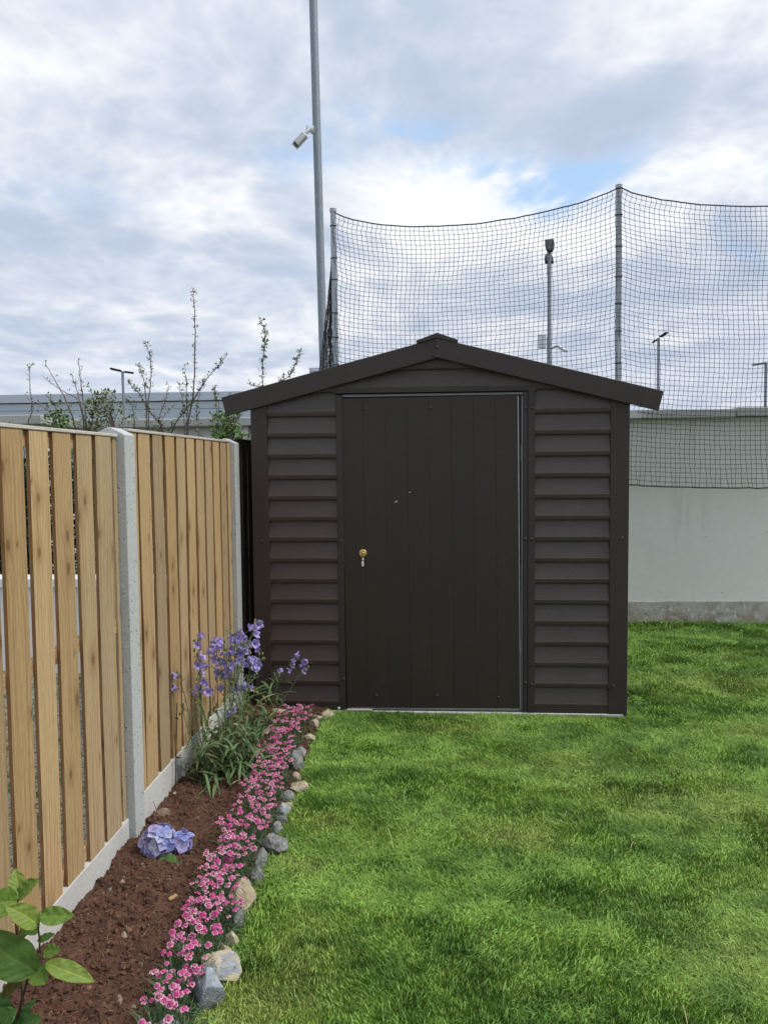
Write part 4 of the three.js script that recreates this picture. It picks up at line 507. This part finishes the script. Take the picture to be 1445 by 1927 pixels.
function pinkClump(x, z, w, d, n, label, seed, h = 0.12) {
  const r = rng(seed), t = thing('pink_dianthus', label, 'flowers', [x, 0.008, z], 'pink flower clumps along the edging stones'), fol = [];
  for (let i = 0; i < 700; i++) { const a = r() * 6.28, q = Math.sqrt(r()), k = 0.6 + r() * 0.8; fol.push(place(blade(0.035 + r() * 0.06, 0.003 + r() * 0.002, 0.3 + r() * 1.0, (r() - .5), 3, [0.070 * k, 0.125 * k, 0.048 * k]), [Math.cos(a) * q * w * 0.5, 0.0, Math.sin(a) * q * d * 0.5], r() * 6.28, r() * 0.7)); }
  const heads = []; for (let i = 0; i < n; i++) { let hx, hz, ok = 0; for (let tr = 0; tr < 12 && !ok; tr++) { const a = r() * 6.28, q = Math.sqrt(r()); hx = Math.cos(a) * q * w * 0.56; hz = Math.sin(a) * q * d * 0.56; ok = heads.every(([p, , s]) => Math.hypot(p - hx, s - hz) > 0.0115); } heads.push([hx, h * (0.70 + r() * 0.42), hz]); }
  for (const [hx, hy, hz] of heads) {
    const k = 0.7 + r() * 0.5, st = tube(curve([[hx * 0.5, 0, hz * 0.5], [hx * 0.75, hy * 0.6, hz * 0.75], [hx, hy - 0.012, hz]], 4), 0.0012, 3); paint(st, () => [0.10 * k, 0.17 * k, 0.08 * k]); st.deleteAttribute('uv'); fol.push(st); const cal = cyl([hx, hy - 0.016, hz], [hx, hy - 0.002, hz], 0.0024, 0.0034, 5, false); paint(cal, () => [0.13 * k, 0.20 * k, 0.09 * k]); cal.deleteAttribute('uv'); fol.push(cal);
    const f = mesh('flower', pinkGeo[Math.floor(r() * 5)], petalMat, t); f.position.set(hx, hy, hz); f.rotation.set((r() - .35) * 1.1, r() * 6.28, (r() - .5) * 0.9); f.scale.setScalar(0.58 + r() * 0.56);
  }
  for (let i = 0; i < 12; i++) { const a = r() * 6.28, q = Math.sqrt(r()), bx0 = Math.cos(a) * q * w * 0.5, bz = Math.sin(a) * q * d * 0.5, by = h * (0.5 + r() * 0.5); const st = tube([[bx0 * 0.6, 0, bz * 0.6], [bx0, by, bz]], 0.0011, 3); paint(st, () => [0.10, 0.17, 0.08]); st.deleteAttribute('uv'); const b = new THREE.SphereGeometry(0.0036, 6, 5); b.scale(1, 2.3, 1); b.translate(bx0, by, bz); paint(b, () => [0.15, 0.20, 0.09]); b.deleteAttribute('uv'); fol.push(st, b); }
  const g = merge(fol); g.computeVertexNormals(); mesh('foliage', g, M.foliage, t);
}
[[-0.760, -2.00, 0.14, 0.16, 23, 'first pink flower clump at the bottom edge of the photo'], [-0.770, -2.15, 0.14, 0.16, 30, 'second pink flower clump from the bottom, beside the largest blue stone'], [-0.775, -2.32, 0.15, 0.18, 40, 'third pink flower clump from the bottom, beside the patchy grey stone'], [-0.775, -2.50, 0.18, 0.20, 55, 'fourth pink flower clump from the bottom, just before the tan block'], [-0.807, -2.69, 0.17, 0.20, 40, 'fifth pink flower clump from the bottom, beside the tan block'], [-0.812, -2.88, 0.17, 0.21, 40, 'sixth pink flower clump from the bottom, just past the tan block'], [-0.812, -3.08, 0.19, 0.22, 45, 'seventh pink flower clump from the bottom, beside the wide leaning stone'], [-0.817, -3.29, 0.19, 0.22, 45, 'eighth pink flower clump from the bottom, right of the bare soil'], [-0.827, -3.51, 0.18, 0.24, 46, 'ninth pink flower clump from the bottom, beside the speckled stone'], [-0.842, -3.75, 0.18, 0.24, 49, 'tenth pink flower clump from the bottom, in front of the bellflowers'], [-0.877, -3.99, 0.20, 0.24, 46, 'eleventh pink flower clump from the bottom, beside the tall flat stone'], [-0.872, -4.24, 0.20, 0.24, 42, 'twelfth pink flower clump from the bottom, second from the shed'], [-0.862, -4.54, 0.20, 0.28, 49, 'pink flower clump at the far end of the row, nearest the shed']].forEach(([x, z, w, d, n, l], i) => pinkClump(x, z, w, d, n, l, 700 + i));

// ───────────────────────── bellflowers
const bellGeo = []; { const r = rng(91); for (let v = 0; v < 4; v++) { const pos = [], col = [], idx = [], NR = 6, NA = 20, open = 0.85 + v * 0.12; for (let i = 0; i <= NR; i++) for (let k = 0; k < NA; k++) { const t = i / NR, a = k / NA * 6.2832, lobe = Math.cos(a * 5), rr = (0.003 + 0.0115 * Math.pow(t, 0.7) + 0.006 * Math.pow(t, 4) * open) * (1 + 0.10 * lobe * t * t); pos.push(Math.cos(a) * rr, 0.026 * t + 0.0055 * lobe * t * t * t - 0.004 * Math.pow(t, 6), Math.sin(a) * rr); const q = 0.85 + 0.3 * r(); col.push(...mix3([0.36, 0.30, 0.68], [0.50, 0.42, 0.80], t).map((c) => c * q)); if (i) { const p = (i - 1) * NA + k, s = (i - 1) * NA + (k + 1) % NA; idx.push(p, s, p + NA, s, s + NA, p + NA); } } const g = new THREE.BufferGeometry(); g.setAttribute('position', new THREE.Float32BufferAttribute(pos, 3)); g.setAttribute('color', new THREE.Float32BufferAttribute(col, 3)); g.setIndex(idx); g.computeVertexNormals(); bellGeo.push(g); } }
function bellflower(label, base, bells, stems, seed, leafN, leafR) {
  const r = rng(seed), t = thing('bellflower', label, 'flowers', base), green = [], P = (p) => [p[0] - base[0], p[1] - base[1], p[2] - base[2]], ends = [];
  const gcol = () => { const k = 0.7 + r() * 0.6; return [0.13 * k, 0.19 * k, 0.07 * k]; };
  for (const s of stems) { const q = s.map(P), c = curve(q, 12), g = tube(c, 0.0027, 4, 0.6), k = gcol(); paint(g, () => k); g.deleteAttribute('uv'); green.push(g); ends.push(c);
    for (let i = 0; i < 15; i++) { const a = c[2 + Math.floor(r() * 10)], l = blade(0.03 + r() * 0.05, 0.004 + r() * 0.003, 0.3 + r() * 0.8, 0, 3, gcol()); green.push(place(l, [a.x, a.y, a.z], r() * 6.28, 0.3 + r() * 0.8)); } }
  for (const b of bells) { const q = P(b); let best = null, bd = 9; for (const c of ends) for (const v of c) { const d = Math.hypot(v.x - q[0], (v.y - q[1] + 0.02), v.z - q[2]); if (d < bd) { bd = d; best = v; } }
    const st = tube(curve([[best.x, best.y, best.z], [(best.x + q[0]) / 2, (best.y + q[1]) / 2 + 0.006, (best.z + q[2]) / 2], q], 4), 0.0014, 3); const k = gcol(); paint(st, () => k); st.deleteAttribute('uv'); green.push(st);
    const f = mesh('bell', bellGeo[Math.floor(r() * 4)], petalMat, t); f.position.set(...q); const yaw = r() * 6.28; f.quaternion.setFromUnitVectors(new THREE.Vector3(0, 1, 0), new THREE.Vector3(Math.cos(yaw) * 0.9 + 0.25, -0.25 + r() * 0.7, Math.sin(yaw) * 0.7 + 0.55).normalize()); f.scale.setScalar(0.86 + r() * 0.38);
    for (let i = 0; i < 4; i++) green.push(place(blade(0.010 + r() * 0.006, 0.0022, 0.2, 0, 2, gcol()), q, r() * 6.28, 0.5 + r() * 0.6)); }
  for (const c of ends) { const e = c.at(-1); for (let i = 0; i < 5; i++) { const b = new THREE.SphereGeometry(0.004 + r() * 0.002, 6, 5); b.scale(1, 1.9, 1); b.rotateZ((r() - .5)); b.translate(e.x + (r() - .5) * 0.03, e.y - r() * 0.06, e.z + (r() - .5) * 0.03); const k = r() < 0.5 ? [0.26, 0.22, 0.10] : [0.14, 0.19, 0.07]; paint(b, () => k); b.deleteAttribute('uv'); green.push(b); } }
  for (let i = 0; i < leafN; i++) { const a = r() * 6.28, q = Math.sqrt(r()) * leafR, h = Math.pow(r(), 2.2) * 0.28, k = 0.65 + r() * 0.75, pale = r() < 0.08; green.push(place(blade(0.06 + r() * 0.10, 0.009 + r() * 0.009, 0.4 + r() * 1.1, (r() - .5) * 1.5, 5, pale ? [0.30, 0.28, 0.12] : [0.085 * k, 0.145 * k, 0.05 * k]), [Math.cos(a) * q, h, Math.sin(a) * q * 1.2], r() * 6.28, 0.2 + r() * 0.9)); }
  const g = merge(green); g.computeVertexNormals(); mesh('stems_and_leaves', g, M.foliage, t);
}
{
  const b = [[-0.966, 0.759], [-0.956, 0.730], [-0.999, 0.708], [-0.971, 0.665], [-1.075, 0.716], [-1.122, 0.681], [-1.159, 0.670], [-1.061, 0.701], [-1.034, 0.645], [-1.040, 0.608], [-1.193, 0.573], [-1.158, 0.593], [-1.097, 0.616], [-1.078, 0.605], [-1.018, 0.600], [-0.970, 0.566], [-0.981, 0.589], [-0.976, 0.546], [-1.096, 0.559], [-1.079, 0.531], [-1.151, 0.536], [-1.154, 0.502], [-1.117, 0.493], [-1.199, 0.432], [-1.121, 0.445], [-1.104, 0.422], [-1.089, 0.468], [-1.099, 0.408], [-1.083, 0.345], [-0.995, 0.446], [-1.05, 0.655], [-1.175, 0.56], [-1.085, 0.58], [-0.962, 0.60], [-1.115, 0.52], [-1.04, 0.69], [-1.17, 0.585], [-1.07, 0.62]].map(([x, y], i) => [x, y, -3.95 + ((i * 7) % 9 - 4) * 0.02]);
  { const q = rng(66); for (let i = 0; i < 40; i++) { const k = b[Math.floor(q() * 30)]; b.push([k[0] + (q() - .5) * 0.06, k[1] + (q() - .5) * 0.07, k[2] + (q() - .5) * 0.08]); } }
  const near = [[-1.247, 0.692], [-1.268, 0.666], [-1.267, 0.586], [-1.378, 0.499], [-1.383, 0.425], [-1.263, 0.506], [-1.238, 0.472], [-1.265, 0.432], [-1.254, 0.397], [-1.311, 0.408], [-1.273, 0.558], [-1.25, 0.45]].map(([x, y]) => [x * 0.92, 1.6 + (y - 1.6) * 0.92, -3.95 * 0.92]);
  const tops = [[-0.962, 0.78], [-1.07, 0.735], [-1.12, 0.70], [-1.04, 0.715], [-1.165, 0.69], [-1.01, 0.72], [-1.10, 0.62], [-0.975, 0.61], [-1.15, 0.54], [-1.095, 0.47], [-1.2, 0.46], [-0.94, 0.62], [-1.06, 0.65], [-1.02, 0.42], [-1.14, 0.40], [-0.985, 0.5], [-1.08, 0.52], [-1.11, 0.75], [-0.99, 0.69], [-1.05, 0.56], [-1.18, 0.35]], st = tops.map(([x, y], i) => { const f = (i * 0.37) % 1; const bx0 = -1.16 + 0.16 * f, bz = -3.72 - 0.25 * ((i * 0.61) % 1); return [[bx0, 0.0, bz], [mix(bx0, x, 0.4) + 0.01, y * 0.5, bz - 0.05], [x, y, -3.95 + (f - .5) * 0.12]]; });
  const st2 = [[-1.17, 0.77], [-1.175, 0.70], [-1.265, 0.60], [-1.19, 0.5], [-1.26, 0.44], [-1.16, 0.62]].map(([x, y], i) => [[-1.16 + 0.02 * i, 0, -3.66 - 0.02 * i], [mix(-1.15, x, 0.45), y * 0.5, -3.65], [x, y, -3.635]]);
  bellflower('tall clump of lilac bellflowers against the fence beside the second post', [-1.08, 0.0, -3.8], [...b, ...near], [...st, ...st2], 801, 520, 0.17);
  const lb = [[-0.940, 0.405], [-0.873, 0.453], [-0.876, 0.424], [-0.864, 0.399], [-0.810, 0.399], [-0.784, 0.425], [-0.771, 0.457], [-0.850, 0.488]].map(([x, y]) => [x, y, -4.45]);
  bellflower('two bellflower stems leaning right in front of the shed', [-1.05, 0.0, -4.42], lb, [[[-1.062, 0.0, -4.42], [-1.0, 0.25, -4.43], [-0.944, 0.40, -4.45]], [[-1.05, 0.0, -4.42], [-0.97, 0.25, -4.43], [-0.868, 0.46, -4.45]], [[-1.03, 0.02, -4.42], [-0.93, 0.20, -4.43], [-0.80, 0.40, -4.45], [-0.778, 0.45, -4.45]]], 802, 120, 0.11);
}

// ───────────────────────── hydrangea head, stake, twigs
{
  const r = rng(55), t = thing('hydrangea', 'round lilac blue hydrangea bloom resting on the soil by the first post', 'flowers', [-1.115, 0.012, -2.985]);
  const geos = []; for (let v = 0; v < 4; v++) { const l = []; const base = [[0.33, 0.38, 0.74], [0.44, 0.40, 0.70], [0.27, 0.33, 0.72], [0.52, 0.55, 0.76]][v]; for (let k = 0; k < 4; k++) { const pos = [], col = [], idx = [], NU = 4, NV = 5; for (let i = 0; i <= NU; i++) for (let j = 0; j <= NV; j++) { const tt = i / NU, s = j / NV * 2 - 1, w = 0.0108 * Math.sin(Math.PI * Math.min(0.98, 0.12 + 0.74 * tt)) * (1 + 0.1 * r()); pos.push(s * w, 0.0025 * Math.sin(tt * 2.4) + 0.0022 * s * s * tt + 0.001 * (r() - .5), 0.0015 + 0.0165 * tt * (1 - 0.16 * s * s)); const q = 0.85 + 0.25 * r(); col.push(...mix3(base, [0.58, 0.56, 0.80], tt * tt * 0.45).map((c) => c * q)); if (i && j) { const a = (i - 1) * (NV + 1) + j - 1; idx.push(a, a + NV + 1, a + 1, a + 1, a + NV + 1, a + NV + 2); } } const g = new THREE.BufferGeometry(); g.setAttribute('position', new THREE.Float32BufferAttribute(pos, 3)); g.setAttribute('color', new THREE.Float32BufferAttribute(col, 3)); g.setIndex(idx); g.rotateY(k * Math.PI / 2 + (r() - .5) * 0.25); l.push(g); } const eye = new THREE.SphereGeometry(0.0022, 6, 5); eye.translate(0, 0.0022, 0); eye.deleteAttribute('uv'); paint(eye, () => [0.40, 0.42, 0.62]); l.push(eye); const m = merge(l.map((g) => g.toNonIndexed())); m.computeVertexNormals(); geos.push(m); }
  const stems = [];
  const head = (cx, cy, cz, rx, ry, rz, n) => { for (let i = 0; i < n; i++) { const y = 1 - (i + 0.5) / n * 1.72, a = i * 2.39996, q = Math.sqrt(Math.max(0, 1 - y * y)), d = new THREE.Vector3(Math.cos(a) * q, y, Math.sin(a) * q), rr = 0.82 + r() * 0.34; const f = mesh('floret', geos[Math.floor(r() * 4)], petalMat, t); f.position.set(cx + d.x * rx * rr, cy + d.y * ry * rr, cz + d.z * rz * rr); f.quaternion.setFromUnitVectors(new THREE.Vector3(0, 1, 0), d.clone().add(new THREE.Vector3((r() - .5) * 1.5, (r() - .3) * 0.8, (r() - .5) * 1.5)).normalize()); f.rotateY(r() * 6.28); f.scale.setScalar(1.05 + r() * 0.4); const s = tube([[cx, cy - ry * 0.3, cz], f.position.toArray()], 0.0013, 3); paint(s, () => [0.16, 0.22, 0.14]); stems.push(s); } };
  head(-0.024, 0.062, 0, 0.064, 0.058, 0.06, 50); head(0.066, 0.052, -0.02, 0.030, 0.042, 0.034, 20);
  const sg = merge(stems); mesh('flower_stalks', sg, M.stem, t);
  const lf = bigLeaf(0.105, 0.062, 0.2, 0.25, [0.10, 0.23, 0.06], rng(3)); const m = mesh('leaf', lf, M.leaf(), t); { const y = new THREE.Vector3(0.75, -0.12, 0.45).normalize(), z = new THREE.Vector3(-0.1, 0.85, 0.5); z.addScaledVector(y, -z.dot(y)).normalize(); m.quaternion.setFromRotationMatrix(new THREE.Matrix4().makeBasis(y.clone().cross(z), y, z)); m.position.set(0.0, 0.030, 0.052); }
}
function bigLeaf(L, W, fold, curl, col, r, spot = 0.5) { // a broad leaf along +y, face to +z: midrib, side veins, blotched yellowing at the rim
  const NU = 30, NV = 20, pos = [], c = [], idx = [], sd = r() * 90; for (let i = 0; i <= NU; i++) for (let j = 0; j <= NV; j++) { const t = i / NU, s = j / NV * 2 - 1, w = W / 2 * Math.pow(Math.sin(Math.PI * Math.pow(t, 0.82) * 0.985 + 0.02), 0.72) * (1 + 0.07 * (fbm(t * 9 + sd * 3, s > 0 ? 3 : 8, 2) - 0.5)), vein = Math.abs(((t * 7 - Math.abs(s) * 1.6) % 1 + 1) % 1 - 0.5) * 2; const x = s * w + 0.05 * W * Math.sin(t * 3 + sd), z = fold * Math.abs(s) * w + 0.0016 * Math.sin(t * 21 + Math.abs(s) * 4) * Math.abs(s) + 0.0016 * vein * (0.4 + Math.abs(s)) + 0.05 * W * (fbm(t * 5 + sd, s * 1.6 + sd, 2) - 0.5) * (0.3 + Math.abs(s)) - curl * L * t * t * 0.5; pos.push(x, L * t * (1 - 0.12 * curl * t), z);
    const mid = smooth(0.10, 0.0, Math.abs(s)), v = smooth(0.22, 0, 1 - vein) * 0.45, n = fbm(x * 260 + sd, t * L * 260, 3), rim = smooth(0.55, 0.75, n * 0.55 + Math.max(Math.abs(s), t * 0.9) * 0.4) * spot; let q = mix3(col, col.map((k, m) => k * [1.9, 1.5, 1.7][m]), Math.max(mid * 0.8, v)); q = mix3(q, [0.30, 0.31, 0.06], rim * 0.8); const b = 0.8 + 0.4 * fbm(x * 120 + sd + 9, t * L * 120, 3); c.push(...q.map((k) => k * b)); if (i && j) { const a = (i - 1) * (NV + 1) + j - 1; idx.push(a, a + 1, a + NV + 1, a + 1, a + NV + 2, a + NV + 1); } }
  const g = new THREE.BufferGeometry(); g.setAttribute('position', new THREE.Float32BufferAttribute(pos, 3)); g.setAttribute('color', new THREE.Float32BufferAttribute(c, 3)); g.setIndex(idx); g.computeVertexNormals(); return g;
}
{
  const s = thing('plant_stake', 'thin black metal plant stake standing in front of the second panel', 'stake', [-1.282, 0, -3.58]); mesh('rod', cyl([0, -0.05, 0], [0.012, 0.455, -0.03], 0.0024, 0.002, 6), M.black, s); for (const y of [0.19, 0.385]) mesh('lug', cyl([0.008, y, -0.02], [0.022, y - 0.002, -0.015], 0.0045, 0.003, 6), M.black, s);
  const tw = (name, label, pts) => { const g = tube(curve(pts, 10), 0.0028, 5, 0.5); paint(g, (x, y) => [0.17, 0.115, 0.07].map((q) => q * (0.7 + 0.6 * n2(x * 200, y * 200)))); tag(mesh(name, g, M.stem), label, 'twig', 'twigs stuck in the soil'); };
  tw('twig', 'thin brown twig standing in the soil right of the black stake', [[-1.115, 0.0, -3.46], [-1.14, 0.045, -3.47], [-1.165, 0.10, -3.49]]);
  tw('twig', 'short brown twig leaning on the gravel board by the first post', [[-1.235, 0.01, -3.28], [-1.26, 0.055, -3.29], [-1.285, 0.10, -3.31]]);
  tw('twig', 'pale dry stalk lying on the soil between bellflowers and pink flowers', [[-1.02, 0.022, -3.66], [-0.97, 0.028, -3.63], [-0.91, 0.02, -3.64]]);
}

// ───────────────────────── broad leaved shrub in the near left corner
{
  const r = rng(14), t = thing('broad_leaf_shrub', 'young shrub with broad green leaves in the lower left corner', 'shrub', [-1.12, 0, -1.9]), O = new THREE.Vector3(-1.12, 0, -1.9);
  const stem = (pts, rad) => { const g = tube(curve(pts.map(([x, y, z]) => [x - O.x, y, z - O.z]), 14), rad, 7, 0.55); paint(g, (x, y, z) => [0.055, 0.038, 0.026].map((q) => q * (0.7 + 0.7 * n3(x * 200, y * 120, z * 200)))); mesh('stem', g, M.stem, t); };
  stem([[-1.165, 0.0, -1.90], [-1.132, 0.107, -1.9], [-1.106, 0.204, -1.9], [-1.077, 0.286, -1.9], [-1.057, 0.331, -1.9], [-1.060, 0.40, -1.9]], 0.0042); stem([[-1.11, 0.19, -1.9], [-1.13, 0.3, -1.93], [-1.138, 0.38, -1.93], [-1.128, 0.445, -1.93]], 0.003); stem([[-1.16, 0.0, -1.9], [-1.185, 0.09, -1.87], [-1.18, 0.15, -1.86]], 0.003);
  const G = [0.135, 0.245, 0.04], Y = [0.20, 0.30, 0.05], Dk = [0.085, 0.175, 0.034];
  const leaf = (p, q, w, nrm, fold, curl, col, spot) => { const a = new THREE.Vector3(...p), b = new THREE.Vector3(...q), L = a.distanceTo(b), y = b.clone().sub(a).normalize(), z = new THREE.Vector3(...nrm); z.addScaledVector(y, -z.dot(y)).normalize(); const x = y.clone().cross(z); const m = mesh('leaf', bigLeaf(L * 1.04, w, fold, curl, col, r, spot), M.leaf({ roughness: 0.58 }), t); m.quaternion.setFromRotationMatrix(new THREE.Matrix4().makeBasis(x, y, z)); m.position.copy(a.sub(O)); };
  leaf([-1.062, 0.268, -1.89], [-1.192, 0.410, -1.84], 0.110, [0.25, 0.35, 0.9], 0.12, 0.12, Dk, 0.15);
  leaf([-1.036, 0.300, -1.89], [-0.905, 0.268, -1.88], 0.050, [0.05, 0.85, 0.5], 0.30, 0.30, Y, 0.5);
  leaf([-1.040, 0.332, -1.89], [-0.988, 0.346, -1.87], 0.034, [-0.2, 0.6, 0.75], 0.15, 0.1, G, 0.5);
  leaf([-1.058, 0.392, -1.90], [-1.112, 0.470, -1.86], 0.056, [0.5, 0.55, 0.65], 0.30, 0.45, Y, 0.8);
  leaf([-1.055, 0.415, -1.90], [-0.964, 0.428, -1.90], 0.048, [0.0, 0.6, 0.8], 0.30, 0.15, G, 0.7);
  leaf([-1.128, 0.440, -1.93], [-1.190, 0.462, -1.86], 0.072, [0.1, 0.35, 0.9], 0.2, 0.15, G, 0.3);
  leaf([-1.128, 0.446, -1.93], [-1.078, 0.504, -1.93], 0.050, [-0.5, 0.45, 0.7], 0.3, 0.3, G, 0.6);
  leaf([-1.128, 0.446, -1.93], [-1.150, 0.515, -1.96], 0.046, [0.3, 0.4, 0.8], 0.3, 0.3, Y, 0.5);
  leaf([-1.064, 0.278, -1.90], [-1.030, 0.262, -1.86], 0.062, [0.1, 0.5, 0.85], 0.15, 0.2, G, 0.7);
  leaf([-1.080, 0.275, -1.90], [-1.158, 0.262, -1.92], 0.055, [0.0, 0.9, 0.4], 0.25, 0.3, Dk, 0.1);
  leaf([-1.074, 0.282, -1.90], [-1.176, 0.192, -1.87], 0.032, [0.3, 0.5, 0.7], 0.5, 0.5, [0.13, 0.14, 0.04], 0.9);
  leaf([-1.172, 0.225, -1.86], [-1.150, 0.355, -1.84], 0.075, [-0.5, 0.2, 0.8], 0.25, 0.1, Y, 0.5);
  leaf([-1.062, 0.372, -1.90], [-1.112, 0.398, -1.92], 0.045, [0.2, 0.8, 0.5], 0.2, 0.2, G, 0.7);
  leaf([-1.062, 0.352, -1.90], [-1.022, 0.366, -1.91], 0.022, [0, 0.7, 0.6], 0.2, 0.2, Dk, 0.2);
  leaf([-1.085, 0.375, -1.91], [-1.135, 0.350, -1.93], 0.05, [0.1, 0.7, 0.7], 0.2, 0.2, G, 0.5);
  for (const [p, q, w, n] of [[[-1.165, 0.11, -1.9], [-1.195, 0.215, -1.88], 0.085, [0.3, 0.3, 0.9]], [[-1.15, 0.10, -1.9], [-1.058, 0.158, -1.87], 0.065, [0, 0.6, 0.8]], [[-1.14, 0.10, -1.9], [-1.086, 0.185, -1.9], 0.034, [-0.5, 0.4, 0.8]], [[-1.14, 0.10, -1.88], [-1.03, 0.125, -1.85], 0.05, [0, 0.7, 0.7]], [[-1.17, 0.12, -1.88], [-1.115, 0.18, -1.86], 0.07, [-0.1, 0.5, 0.9]]]) leaf(p, q, w, n, 0.25, 0.3, [0.10, 0.235, 0.06], 0.25);
}

renderer.render(scene, camera);
